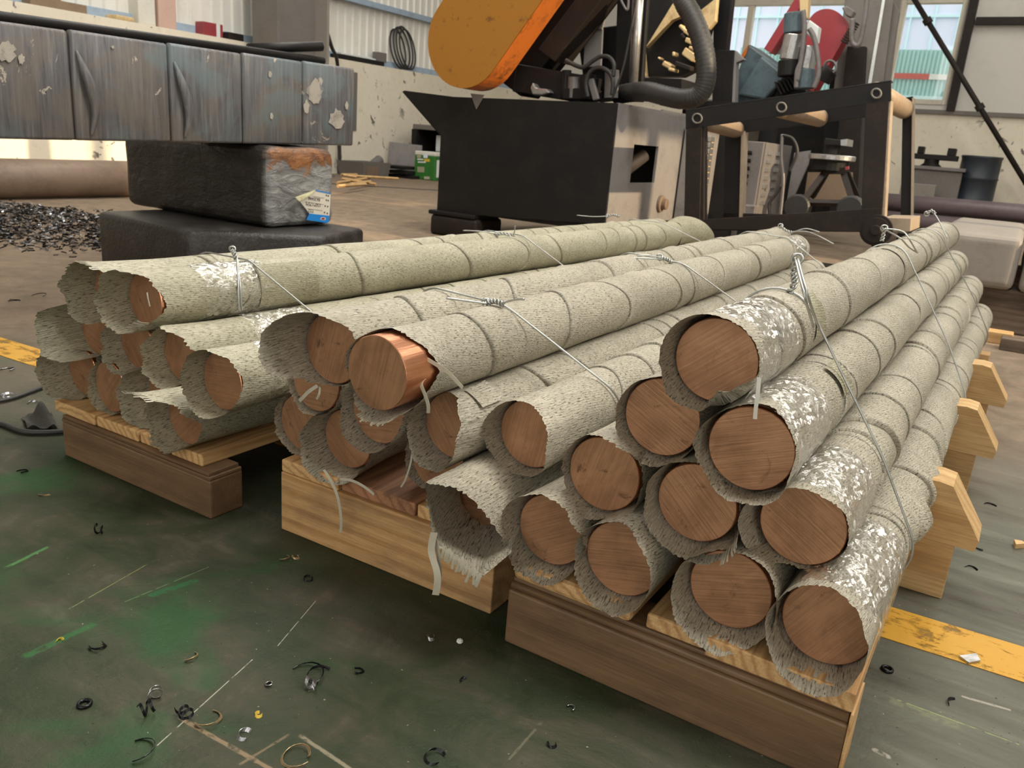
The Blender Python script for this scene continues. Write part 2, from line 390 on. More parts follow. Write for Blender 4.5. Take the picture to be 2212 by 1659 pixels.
# ------------------------------------------------------------------ geometry helpers
MW = {}
def fmat(fr, u=0, v=0, z=0, rz=0.):
    a = fr[3]+rz; p = W(fr, u, v, z)
    return np.array([[math.cos(a), -math.sin(a), 0, p[0]], [math.sin(a), math.cos(a), 0, p[1]], [0, 0, 1, p[2]], [0, 0, 0, 1]])
def tag(o, label=None, cat=None, group=None, kind=None):
    if label: o['label'] = label
    if cat: o['category'] = cat
    if group: o['group'] = group
    if kind: o['kind'] = kind
    return o
def thing(name, label, cat, M, group=None):
    o = bpy.data.objects.new(name, None); sc.collection.objects.link(o)
    o.empty_display_size = .05
    o.matrix_world = Matrix(M.tolist()); MW[o.name] = M
    return tag(o, label, cat, group)
class Geo:
    def __init__(s): s.v = []; s.f = []; s.mi = []; s.k = 0
    def add(s, vs, fs, m=0):
        vs = np.asarray(vs, float); s.v.append(vs)
        for f in fs: s.f.append([i+s.k for i in f]); s.mi.append(m)
        s.k += len(vs); return s
    def box(s, fr, u0, u1, v0, v1, z0, z1, m=0):
        P = [W(fr, u, v, z) for z in (z0, z1) for v in (v0, v1) for u in (u0, u1)]
        return s.add(P, [(0, 2, 3, 1), (4, 5, 7, 6), (0, 1, 5, 4), (2, 6, 7, 3), (0, 4, 6, 2), (1, 3, 7, 5)], m)
    def prism(s, poly, off, m=0):
        P = np.asarray(poly, float); n = len(P); Q = P+np.asarray(off)
        nn = np.zeros(3)
        for i in range(n): nn += np.cross(P[i]-P[0], P[(i+1) % n]-P[0])
        fl = nn@np.asarray(off) > 0
        fs = [list(range(n)), list(range(2*n-1, n-1, -1))]+[(i, i+n, (i+1) % n+n, (i+1) % n) for i in range(n)]
        if fl: fs = [list(reversed(f)) for f in fs]
        return s.add(np.vstack([P, Q]), fs, m)
    def tube(s, path, r, n=8, closed=False, m=0, cap=True):
        P = np.asarray(path, float); L = len(P)
        rs = np.full(L, r) if np.isscalar(r) else np.asarray(r)
        T = np.roll(P, -1, 0)-np.roll(P, 1, 0) if closed else np.gradient(P, axis=0)
        T /= np.linalg.norm(T, axis=1)[:, None]+1e-12
        a = np.array([0, 0, 1.]) if abs(T[0][2]) < .9 else np.array([1., 0, 0])
        N = np.cross(T[0], a); N /= np.linalg.norm(N); vs = []
        for i in range(L):
            N = N-T[i]*(N@T[i]); N /= np.linalg.norm(N)+1e-12; B = np.cross(T[i], N)
            for k in range(n):
                t = 2*math.pi*k/n; vs.append(P[i]+rs[i]*(math.cos(t)*N+math.sin(t)*B))
        fs = []
        for i in range(L if closed else L-1):
            for k in range(n):
                fs.append((i*n+k, i*n+(k+1) % n, ((i+1) % L)*n+(k+1) % n, ((i+1) % L)*n+k))
        if cap and not closed:
            fs += [list(range(n))[::-1], [(L-1)*n+k for k in range(n)]]
        return s.add(vs, fs, m)
    def cyl(s, p0, p1, r0, r1=None, n=24, m=0):
        return s.tube([p0, p1], [r0, r0 if r1 is None else r1], n, m=m)
    def lathe(s, base, prof, n=28, axis=(0, 0, 1), m=0):
        ax = np.asarray(axis, float); ax /= np.linalg.norm(ax)
        a = np.array([1., 0, 0]) if abs(ax[0]) < .9 else np.array([0, 1., 0])
        x = np.cross(ax, a); x /= np.linalg.norm(x); y = np.cross(ax, x); vs = []
        for r, h in prof:
            for k in range(n):
                t = 2*math.pi*k/n; vs.append(base+ax*h+r*(math.cos(t)*x+math.sin(t)*y))
        fs = [(i*n+k, i*n+(k+1) % n, (i+1)*n+(k+1) % n, (i+1)*n+k) for i in range(len(prof)-1) for k in range(n)]
        fs += [list(range(n))[::-1], [(len(prof)-1)*n+k for k in range(n)]]
        return s.add(vs, fs, m)
    def ribbon(s, path, wd, m=0, th=.0006):
        P = np.asarray(path, float); wd = np.asarray(wd, float); vs = []
        T = np.gradient(P, axis=0)
        for i, p in enumerate(P):
            o = np.cross(T[i], wd); o /= np.linalg.norm(o)+1e-9
            vs += [p-wd/2, p+wd/2, p+wd/2+o*th, p-wd/2+o*th]
        fs = []
        for i in range(len(P)-1):
            a, b = 4*i, 4*i+4
            fs += [(a+k, a+(k+1) % 4, b+(k+1) % 4, b+k) for k in range(4)]
        return s.add(vs, fs, m)

def mk(name, g, mats, parent=None, M=None, smooth=False, bevel=0., uv=None, **tg):
    if isinstance(g, Geo): V = np.vstack(g.v); Fc = g.f; mi = g.mi
    else: V, Fc, mi = g
    if parent is not None: M = MW[parent.name]
    elif M is None:
        lo, hi = V.min(0), V.max(0); M = fmat(G); M[:3, 3] = [(lo[0]+hi[0])/2, (lo[1]+hi[1])/2, lo[2]]
    Lv = (V-M[:3, 3])@M[:3, :3]
    me = bpy.data.meshes.new(name)
    me.from_pydata(Lv.tolist(), [], Fc)
    for m in (mats if isinstance(mats, (list, tuple)) else [mats]): me.materials.append(MATS[m])
    if mi is not None and len(mi): me.polygons.foreach_set('material_index', list(mi))
    if smooth: me.polygons.foreach_set('use_smooth', [True]*len(me.polygons))
    if uv is not None:
        l = me.uv_layers.new(name='UVMap'); idx = np.zeros(len(me.loops), int); me.loops.foreach_get('vertex_index', idx)
        l.data.foreach_set('uv', np.asarray(uv)[idx].ravel())
    me.update()
    o = bpy.data.objects.new(name, me); sc.collection.objects.link(o)
    if parent is not None: o.parent = parent
    else: o.matrix_world = Matrix(M.tolist())
    MW[o.name] = M
    if bevel:
        b = o.modifiers.new('bevel', 'BEVEL'); b.width = bevel; b.segments = 2; b.limit_method = 'ANGLE'; b.angle_limit = .6
    return tag(o, **tg)
def poly_v(pts, v, fr=G): return [hit(x, y, 'v', v, fr) for x, y in pts]
def curve(pts, n=8, closed=False):
    P = np.asarray(pts, float); L = len(P); out = []
    rng = range(L if closed else L-1)
    for i in rng:
        g = lambda k: P[k % L] if closed else P[min(max(k, 0), L-1)]
        p0, p1, p2, p3 = g(i-1), g(i), g(i+1), g(i+2)
        for t in np.linspace(0, 1, n, endpoint=False):
            out.append(.5*((2*p1)+(-p0+p2)*t+(2*p0-5*p1+4*p2-p3)*t*t+(-p0+3*p1-3*p2+p3)*t**3))
    if not closed: out.append(P[-1])
    return np.array(out)
GU, GV = G[1], G[2]
Z = np.array([0, 0, 1.])

# ------------------------------------------------------------------ the hall: floor, walls, windows, yard
mk('floor', Geo().box(G, -18, 9, -7, 17.6, -.12, 0), 'workshop_floor', M=fmat(G), kind='structure')
mk('floor_marking', Geo().prism([W(G, u, v+.046*u, .0004) for u, v in ((-8, 1.475), (4, 1.475), (4, 1.60), (-8, 1.60))], Z*.0012), 'yellow_floor_paint', M=fmat(G), kind='structure')

UL, VB = -10.4, 17.6
wl = mk('wall_left', Geo().box(G, UL-.35, UL, -7, VB, 0, 1.9), 'peeling_plaster', M=fmat(G), kind='structure')
rib = Geo()
for k in range(132):                               # ribbed sheet cladding above the masonry
    v0 = -7+k*.187
    pr_ = [(v0, 0), (v0+.08, 0), (v0+.10, .028), (v0+.14, .028), (v0+.16, 0), (v0+.187, 0)]
    for (a, b), (c, d) in zip(pr_[:-1], pr_[1:]):
        rib.add([W(G, UL-.27+b, a, 1.9), W(G, UL-.27+d, c, 1.9), W(G, UL-.27+d, c, 7.5), W(G, UL-.27+b, a, 7.5)], [(0, 1, 2, 3)])
mk('sheet_cladding', rib, 'white_sheet', parent=wl)
mk('flashing', Geo().box(G, UL-.26, UL-.20, -7, VB, 1.9, 2.02), 'blue_strip', parent=wl)
mk('flashing', Geo().box(G, UL-.24, UL-.12, -7, VB, 2.86, 2.95), 'blue_strip', parent=wl)
g = Geo().box(G, UL-.002, UL+.02, 10.9, 11.45, .75, 1.72)
mk('recess_panel', g, 'column_grey', parent=wl)

wb = mk('wall_back', Geo().box(G, UL, 9, VB, VB+.35, 0, 1.9), 'peeling_plaster', M=fmat(G), kind='structure')
W1 = (-6.15, -3.45); W2 = (-2.72, -1.62); ZS, ZT = 2.02, 3.84
up = Geo()
for a, b in ((UL, W1[0]), (W1[1], W2[0]), (W2[1], 9)): up.box(G, a, b, VB+.02, VB+.2, 1.9, 7.5)
for a, b in (W1, W2): up.box(G, a, b, VB+.02, VB+.2, 1.9, ZS); up.box(G, a, b, VB+.02, VB+.2, ZT, 7.5)
mk('cladding_panel', up, 'cream_panel', parent=wb)
mk('sill_ledge', Geo().box(G, -8, 9, VB-.06, VB+.1, 1.86, 1.93), 'column_grey', parent=wb)
mk('purlin', Geo().box(G, -1.44, 9, VB-.10, VB+.02, 3.38, 3.50), 'brown_steel', parent=wb)
mk('wall_post', Geo().box(G, -1.60, -1.46, VB-.10, VB+.02, 1.92, 7.4), 'brown_steel', parent=wb)
for a in (.35, 1.6, 2.9): mk('panel_joint', Geo().box(G, a, a+.02, VB+.005, VB+.02, 1.93, 7.4), 'column_grey', parent=wb)
for nm, (a, b), cols in (('window_1', W1, (-5.52, -4.5)), ('window_2', W2, ())):
    g = Geo(); th = .09
    g.box(G, a, a+th, VB, VB+.16, ZS, ZT); g.box(G, b-th, b, VB, VB+.16, ZS, ZT)
    g.box(G, a+th, b-th, VB, VB+.16, ZS, ZS+th); g.box(G, a+th, b-th, VB, VB+.16, ZT-th, ZT)
    for c in cols: g.box(G, c-.06, c+.06, VB+.01, VB+.15, ZS+th, ZT-th)
    wn = mk(nm, g, 'window_frame_paint', M=fmat(G, (a+b)/2, VB, ZS), bevel=.008, kind='structure')
    ed = [a+th]+[x for c in cols for x in (c-.06, c+.06)]+[b-th]
    for i in range(0, len(ed), 2): mk('pane', Geo().box(G, ed[i], ed[i+1], VB+.07, VB+.08, ZS+th, ZT-th), 'window_glass', parent=wn)
# right-hand wall, outside the picture: sunlight enters through its high openings
wr = Geo()
wr.box(G, 8.6, 8.9, -7, 4.35, 0, 9.5); wr.box(G, 8.6, 8.9, 7.5, VB, 0, 9.5); wr.box(G, 8.6, 8.9, 4.35, 7.5, 0, 2.4); wr.box(G, 8.6, 8.9, 4.35, 7.5, 8.6, 9.5)
for v in (5.85,): wr.box(G, 8.65, 8.85, v, v+.22, 2.4, 8.6)
wr.box(G, 8.65, 8.85, 4.35, 7.5, 5.1, 5.25)
mk('wall_right', wr, 'cream_panel', M=fmat(G, 8.6, 0, 0), kind='structure')

mk('ceiling', Geo().box(G, UL-.4, 8.6, -7, VB+.3, 7.5, 7.6), 'cream_panel', M=fmat(G, 0, 0, 7.5), kind='structure')
fw_ = Geo(); fw_.box(G, UL-.4, -4.5, -7.3, -7, 0, 7.5); fw_.box(G, 6.0, 8.6, -7.3, -7, 0, 7.5); fw_.box(G, -4.5, 6.0, -7.3, -7, 6.2, 7.5)
mk('wall_front', fw_, 'cream_panel', M=fmat(G, 0, -7, 0), kind='structure')
mk('yard', Geo().box(G, -24, 16, VB+.4, 40, -.2, 0), 'yard_ground', M=fmat(G), kind='structure')
ty = thing('factory_hall', 'pale blue building with a grid of thin bars seen through the hall windows', 'building', fmat(G, -6, 27, 0))
mk('facade', Geo().box(G, -22, 10, 27, 27.4, 0, 10), 'pale_blue_sheet', parent=ty)
for k in range(40): mk('bar', Geo().box(G, -20+k*.62, -19.95+k*.62, 26.93, 27.02, 2, 10), 'aqua_bar', parent=ty)
for k in range(5): mk('cross_bar', Geo().box(G, -20, 5, 26.92, 27.02, 3.9+k*1.05, 3.96+k*1.05), 'aqua_bar', parent=ty)
tt = thing('truck_trailer', 'turquoise trailer side with a red and white marker strip outside the right window', 'trailer', fmat(G, -2.5, 22, 0))
g = Geo()
for k in range(100): g.box(G, -7+k*.09, -6.955+k*.09, 21.97, 22.0, .9, 3.5)
mk('trailer_side', Geo().box(G, -7, 2, 22, 22.6, .9, 3.5), 'turquoise_sheet', parent=tt)
mk('side_rib', g, 'turquoise_sheet', parent=tt)
for k in range(12): mk('marker_strip', Geo().box(G, -7+k*.75, -6.25+k*.75, 21.93, 21.96, 2.86, 2.98), 'marker_pink' if k % 2 else 'cement_white', parent=tt)
mk('lower_side', Geo().box(G, -7, 2, 21.94, 22, .9, 2.5), 'aqua_bar', parent=tt)
g = Geo()
for u in (-6, -5, .2, 1.2): g.cyl(W(G, u, 22, .45), W(G, u, 22.4, .45), .45)
mk('wheel', g, 'rubber', parent=tt)

# H-section column against the left wall, with the cable that runs down it
tc = thing('steel_column', 'grey steel H-column standing by the left wall behind the black billet', 'column', fmat(G, -9.8, 9.6, 0))
mk('web', Geo().box(G, -9.95, -9.91, 9.0, 9.95, 0, 7.4), 'column_grey', parent=tc)
mk('flange', Geo().box(G, -10.18, -9.66, 9.95, 10.0, 0, 7.4), 'column_grey_lit', parent=tc)
mk('flange', Geo().box(G, -10.18, -9.66, 8.95, 9.0, 0, 7.4), 'column_grey', parent=tc)
mk('base_plate', Geo().box(G, -10.2, -9.6, 8.8, 10.1, 0, .04), 'column_grey', parent=tc)
P = curve([hit(704, -20, 'u', -9.72), hit(706, 20, 'u', -9.72), hit(704, 55, 'u', -9.72), hit(716, 100, 'u', -9.72), hit(728, 132, 'u', -9.9), hit(731, 200, 'u', -10.33), hit(735, 400, 'u', -10.3)], 8)
mk('power_cable', Geo().tube(P, .03, 8), 'rubber', smooth=True, label='thick dark cable running down beside the grey steel column', cat='cable')

# things standing on the masonry ledge
def can_body(fr, u, v, z, a, b, h, mats, parent, neck=True):
    g = Geo(); pts = [(0, 0), (h*.78, 0), (h, .18)]
    pr1 = []
    g.prism([W(fr, u, v-b/2, z), W(fr, u, v+b/2, z), W(fr, u, v+b/2, z+h*.8), W(fr, u, v+b*.1, z+h), W(fr, u, v-b*.3, z+h), W(fr, u, v-b/2, z+h*.8)], GU*a)
    return mk('body', g, mats, parent=parent, bevel=.02)
def jug(u, v, a, b, h, mat, label):
    t = thing('jerry_can', label, 'jerry can', fmat(G, u, v, 1.9))
    can_body(G, u-a/2, v, 1.9, a, b, h, mat, t)
    mk('cap', Geo().cyl(W(G, u, v-b*.12, 1.9+h), W(G, u, v-b*.12, 1.95+h), .05), mat, parent=t)
    mk('handle', Geo().tube(curve([W(G, u, v+b*.1, 1.9+h*.98), W(G, u, v+b*.15, 1.9+h*1.12), W(G, u, v+b*.4, 1.9+h*1.05), W(G, u, v+b*.45, 1.9+h*.8)], 5), .022, 6), mat, parent=t)
jug(-10.58, 7.42, .24, .26, .52, 'white_plastic', 'cream plastic jerry can on the wall ledge above the black billet')
jug(-10.56, 7.72, .24, .28, .62, 'pink_plastic', 'pinkish plastic jerry can beside the cream one on the wall ledge')
t = thing('wooden_block', 'small brown stepped block on the wall ledge', 'block', fmat(G, -10.5, 6.2, 1.9))
mk('lower_block', Geo().box(G, -10.62, -10.42, 5.85, 6.55, 1.9, 2.0), 'brown_card', parent=t, bevel=.01)
mk('upper_block', Geo().box(G, -10.62, -10.46, 5.95, 6.25, 2.0, 2.12), 'brown_card', parent=t, bevel=.01)
mk('flat_rag', Geo().prism([W(G, -10.6, 6.9, 1.9), W(G, -10.42, 6.95, 1.9), W(G, -10.42, 7.2, 1.9), W(G, -10.6, 7.25, 1.9)], Z*.06), 'tan_and_painted_sun', bevel=.02, label='low tan lump lying flat on the wall ledge', cat='rag')
t = thing('red_box', 'small red and dark box on the wall ledge left of the column', 'box', fmat(G, -10.5, 8.6, 1.9))
mk('body', Geo().box(G, -10.6, -10.42, 8.28, 8.62, 1.9, 2.08), 'red_paint', parent=t, bevel=.01)
mk('white_band', Geo().box(G, -10.61, -10.41, 8.5, 8.56, 1.9, 2.085), 'cement_white', parent=t)
mk('dark_box', Geo().box(G, -10.62, -10.42, 8.72, 9.0, 1.9, 2.0), 'brown_steel', bevel=.01, label='low dark box on the wall ledge by the column', cat='box')
t = thing('scrap_tray', 'tilted dark tray with a white sheet on the wall ledge right of the column', 'tray', fmat(G, -10.5, 11.3, 1.9))
mk('tray', Geo().box(G, -10.66, -10.42, 11.0, 12.2, 1.9, 1.98), 'black_steel', parent=t, bevel=.01)
mk('sheet', Geo().prism([W(G, -10.62, 11.1, 1.985), W(G, -10.45, 11.1, 1.985), W(G, -10.45, 12.0, 1.985), W(G, -10.62, 12.0, 2.02)], Z*.02), 'cement_white', parent=t)
mk('block', Geo().box(G, -10.62, -10.5, 12.1, 12.35, 1.98, 2.14), 'column_grey', parent=t)
t = thing('cable_coil', 'coil of dark cable leaning on the white ribbed wall', 'cable coil', fmat(G, -10.5, 12.9, 1.9))
for k, (dv, r, tl) in enumerate(((0, .36, .02), (.05, .37, .05), (-.06, .34, -.02), (.10, .35, .08))):
    c0 = W(G, -10.56, 12.82+dv, 1.93+r)
    P = [c0+r*(.62*math.cos(a)*GV*1.0+math.sin(a)*Z)+GU*(tl-.18*math.sin(a)*.5) for a in np.linspace(0, 2*math.pi, 40, endpoint=False)]
    mk('turn', Geo().tube(P, .018, 6, closed=True), 'rubber', parent=t, smooth=True)

# ------------------------------------------------------------------ pallets
def pallet(fr, label, spec):
    t = thing('wooden_pallet', label, 'pallet', fmat(fr))
    for kind, args, mat, bev in spec:
        if kind == 'chock':
            u1, v0, zb = args
            g = Geo().prism([W(fr, a, v0, zb+b) for a, b in ((u1-.30, 0), (u1+.030, 0), (u1+.034, .022), (u1-.030, .118), (u1-.055, .122), (u1-.10, .118), (u1-.30, .0001))], fr[2]*.095)
            mk('chock', g, mat, parent=t, bevel=.002)
        elif kind == 'trim':
            u0, u1, v, z, r = args
            mk('moulding', Geo().tube([W(fr, u0, v, z), W(fr, u1, v, z)], r, 12), mat, parent=t, smooth=True)
        else:
            mk(kind, Geo().box(fr, *args), mat, parent=t, bevel=bev)
    return t
H2 = .118
pallet(RF, 'pallet at right with a dark brown moulded front beam and three pale planks', [
    ('beam', (0, .5356, 0, .09, 0, .1), 'dark_beam', .004), ('trim', (.002, .534, .012, .1045, .0075), 'dark_beam', 0), ('beam', (.001, .5346, .012, .09, .1, .118), 'dark_beam', .003),
    ('lit_end_face', (.5357, .5395, .002, .089, .001, .117), 'pine_plank', .001),  # pale plate on the beam end: strong side light put into its colour
    ('plank', (.002, .214, .006, 3.02, .118, .146), 'pine_plank', .009), ('plank', (.236, .325, .014, 3.0, .118, .143), 'pine_plank', .004), ('plank', (.333, .537, .004, 3.02, .118, .147), 'pine_plank', .002),
    ('beam', (.02, .607, .667, .76, 0, .117), 'pale_beam', .002), ('beam', (.02, .606, 1.307, 1.40, 0, .117), 'pale_beam', .002), ('beam', (.02, .606, 1.894, 1.985, 0, .117), 'pale_beam', .002), ('beam', (.02, .57, 2.75, 2.84, 0, .117), 'pale_beam', .002),
    ('chock', (.610, .665, .118), 'pale_beam', 0), ('chock', (.614, 1.305, .118), 'pale_beam', 0), ('chock', (.618, 1.89, .118), 'pale_beam', 0)])
pallet(MF, 'middle pallet with a pale yellow rough-sawn front beam and a reddish plank', [
    ('beam', (0, .516, 0, .10, 0, .1295), 'pine_beam', .003),
    ('plank', (.0, .152, .002, 2.8, .1297, .1555), 'pine_plank', .003), ('plank', (.154, .333, .010, 2.8, .1297, .1555), 'red_plank', .003), ('plank', (.337, .514, .012, 2.8, .1297, .1555), 'pine_plank', .003),
    ('beam', (.0, .516, .9, 1.0, 0, .1295), 'pine_beam', .003), ('beam', (.0, .516, 1.8, 1.9, 0, .1295), 'pine_beam', .003), ('beam', (.0, .516, 2.6, 2.7, 0, .1295), 'pine_beam', .003)])
pallet(LF, 'pallet at left with a dark brown beam and a gap beneath its right plank', [
    ('beam', (0, .530, 0, .0845, 0, .0865), 'dark_beam', .004), ('strip', (-.001, .529, .001, .083, .0868, .0942), 'dark_beam', .0015), ('strip', (.0, .522, .003, .081, .0945, .102), 'dark_beam', .0015),
    ('plank', (-.042, .118, .010, 3.3, .102, .128), 'pine_plank', .003), ('plank', (.121, .275, .013, 3.3, .102, .127), 'pine_plank', .003), ('plank', (.279, .38, .016, 3.3, .102, .127), 'pine_plank', .003), ('plank', (.385, .487, .016, 3.3, .102, .128), 'pine_plank', .003),
    ('beam', (0, .530, 1.0, 1.09, 0, .101), 'dark_beam', .004), ('beam', (0, .530, 2.0, 2.09, 0, .101), 'dark_beam', .004), ('beam', (0, .530, 3.0, 3.09, 0, .101), 'dark_beam', .004)])

# ------------------------------------------------------------------ wrapped copper rods
RC = .0600
def pnoise(rng, th, s, kmax, mmax, n=14):
    out = np.zeros(np.broadcast(th, s).shape)
    for _ in range(n):
        k = rng.integers(0, kmax+1); m = rng.uniform(-mmax, mmax); out += np.cos(k*th+m*s+rng.uniform(0, 6.28))*rng.uniform(.4, 1)
    return out/math.sqrt(n)
def interp_edge(edge, thd):
    ks = sorted(edge); x = np.array([k for k in ks]+[ks[0]+360.]); 
    res = []
    for j in (0, 1):
        y = np.array([edge[k][j] for k in ks]+[edge[ks[0]][j]], float)
        tt = (thd-x[0]) % 360+x[0]
        i = np.clip(np.searchsorted(x, tt, 'right')-1, 0, len(x)-2)
        f = (tt-x[i])/(x[i+1]-x[i]); f = f*f*(3-2*f); res.append((y[i]*(1-f)+y[i+1]*f)/1000)
    return res
def wrap(M, L, seed, edge, N, fine, seams=True, R=.0632, bumps=(), jag=1., lift=1., epts=None, flen=.115, cy=0., zfloor=None):
    rng = np.random.default_rng(seed)
    th = np.linspace(-math.pi/2, 1.5*math.pi, N+1)
    dr, pe = interp_edge(edge, np.degrees(th) % 360)
    j1 = pnoise(rng, th, 0*th, 9, 0, 8)*.0042; j2 = rng.uniform(-1, 1, N)*.0030; j2 = np.append(j2, j2[0])
    saw = ((np.arange(N+1)*7919 % 13)/13-.5)*.002
    edge_y = -(pe+(j1+j2+saw)*jag); drr = dr+pnoise(rng, th, 0*th, 6, 0, 8)*.0024*jag
    rows = []                                                     # (s, base lift)
    s = .0; rows.append((0., 0.)); 
    for x in (.006, .014, .024, .036, .05, .068, .088, .11): rows.append((x, 0.))
    last = .11
    nxt = .12+rng.uniform(.02, .16)
    sm = []
    while last < L-.04:
        e = min(nxt, L-.03); k = max(2, int((e-last)/fine))
        for x in np.linspace(last, e-.004, k+1)[1:]: rows.append((x, 'p%d' % len(sm)))
        if e < L-.03:
            sm.append((e, rng.uniform(.0018, .0060)*lift, rng.uniform(0, 6.28), rng.uniform(.010, .060)))
            rows += [(e+.0035, 'u'), (e, 'l%d' % (len(sm)-1))]
        last = e; nxt = e+rng.choice([rng.uniform(.09, .18), rng.uniform(.2, .46)])
    S = np.array([r[0] for r in rows]); nr = len(S)
    sk = np.array([0]+[x[0] for x in sm]+[L])
    base = np.zeros(nr)
    for i, (x, c) in enumerate(rows):
        if not seams: continue
        if c == 'u': base[i] = -.0004; continue
        if isinstance(c, str):
            q = int(c[1:])
            if c[0] == 'l': base[i] = sm[q][1]
            elif q > 0: base[i] = sm[q-1][1]*max(0, 1-(x-sm[q-1][0])/max(.05, sk[q+1]-sk[q]))
    TH, SS = np.meshgrid(th, S)
    amp = np.interp(S, [0]+[x[0] for x in sm]+[L], [0]+[x[3] for x in sm]+[.01]); 
    ph = np.interp(S, [0]+[x[0] for x in sm]+[L], np.unwrap([0]+[x[2] for x in sm]+[0]))
    slant = amp[:, None]*np.cos(TH-ph[:, None])
    t = np.clip(SS/.115, 0, 1); t = t*t*(3-2*t)
    Y = SS+slant*t+edge_y[None, :]*(1-t)
    thk = .65+.35*pnoise(rng, TH, SS*7, 2, 1.2, 6)
    r = R+base[:, None]*np.clip(thk*1.7-.45, 0., 1.7)
    r += pnoise(rng, TH, SS, 3, 9, 12)*.0011+pnoise(rng, TH, SS, 9, 45, 16)*.0006
    for q, (x, a, p, _) in enumerate(sm):                          # small gathers next to each overlap
        wv = np.exp(-((SS-x-.022)/.03)**2)*np.clip(np.cos(TH-p), 0, 1)
        r += wv*np.sin((SS-x)*150+TH*3)*.0013*lift
    auto = [(rng.uniform(10, 150), rng.uniform(.3, L-.15), rng.uniform(.003, .0075), rng.uniform(.3, .6), rng.uniform(.012, .020)) for _ in range(int(L*2.2*lift))]
    auto += [(b_th+rng.uniform(-10, 10), b_s+b_ws*2.1, -.5*a_, wt, b_ws*.8) for b_th, b_s, a_, wt, b_ws in auto]
    for b_th, b_s, a, wt, ws in list(bumps)+auto:
        dth = (TH-math.radians(b_th)+math.pi) % (2*math.pi)-math.pi
        r += a*np.exp(-(dth/wt)**2-((SS-b_s-.12*dth*ws)/ws)**2)
    f1 = np.clip(1-SS/.115, 0, 1)**1.4
    r += drr[None, :]*f1
    endk = np.clip((SS-(L-.045))/.045, 0, 1)                       # gathered, closed far end
    r *= np.sqrt(np.clip(1-endk**2.2, .0004, 1))
    r = np.where((Y > cy-.022) & (SS < L-.06), np.maximum(r, RC+.0012), r)   # cloth never inside the copper
    X = r*np.cos(TH); Zc = r*np.sin(TH)
    P = np.stack([X, Y, Zc], -1)
    if epts:                                                       # a torn flap: its outline is given, the sleeve runs into it
        ks = np.array([e[0] for e in epts]+[epts[0][0]+360.]); Q = np.array([e[1] for e in epts]+[epts[0][1]])
        tt = (np.degrees(th)-ks[0]) % 360+ks[0]
        Ep = np.stack([np.interp(tt, ks, Q[:, k]) for k in range(3)], -1)
        Ep[:, 1] += (j2*jag+saw); b = np.clip(1-SS/flen, 0, 1)[..., None]; b = b*b*(3-2*b)*.35+b*.65
        P = P*(1-b)+Ep[None]*b+np.stack([0*SS, 0*SS, pnoise(rng, TH, SS*9, 4, 6, 8)*.0018*b[..., 0]], -1)
        rad = np.hypot(P[..., 0], P[..., 2]); k_ = np.where((P[..., 1] > -.016) & (SS < L-.06), np.maximum(1, (RC+.0016)/np.maximum(rad, 1e-6)), 1)
        P[..., 0] *= k_; P[..., 2] *= k_
    P = P.reshape(-1, 3)
    if zfloor is not None:                                         # cloth lies on the planks instead of sinking into them
        m = (P[:, 1] > zfloor[1]) & (P[:, 2] < zfloor[0]); P[m, 2] = zfloor[0]
    uv = np.stack([np.broadcast_to((th*R)[None, :], SS.shape), SS+.25*slant], -1).reshape(-1, 2)
    a = np.arange((nr-1)*(N+1)).reshape(nr-1, N+1)[:, :N].ravel()
    Fc = np.stack([a, a+1, a+N+2, a+N+1], 1).tolist()
    Pw = P@M[:3, :3].T+M[:3, 3]
    return (Pw, Fc, None), uv
def film(M, y0, y1, seed, R, N=72):
    rng = np.random.default_rng(seed); th = np.linspace(0, 2*math.pi, N+1)[:-1]; s = np.linspace(y0, y1, 26)
    TH, SS = np.meshgrid(th, s)
    r = R+pnoise(rng, TH, SS, 12, 140, 22)*.0008+pnoise(rng, TH, SS, 4, 30, 8)*.0007
    Y = SS+np.where(SS < (y0+y1)/2, 1, -1)*.008*pnoise(rng, TH, 0*SS, 5, 0, 6)
    P = np.stack([r*np.cos(TH), Y, r*np.sin(TH)], -1).reshape(-1, 3)
    Fc = [(i*N+k, i*N+(k+1) % N, (i+1)*N+(k+1) % N, (i+1)*N+k) for i in range(25) for k in range(N)]
    return (P@M[:3, :3].T+M[:3, 3], Fc, None)
def relax(items, zf, r, it=400):
    P = np.array([[u, z] for u, z in items]); Q = P.copy()
    for _ in range(it):
        P += .02*(Q-P)
        for i in range(len(P)):
            for j in range(i):
                d = P[i]-P[j]; l = np.hypot(*d)
                if l < 2*r: c = (2*r-l)*.5*d/(l+1e-9); P[i] += c; P[j] -= c
        P[:, 1] = np.maximum(P[:, 1], zf+r)
    return P
RODS = {}
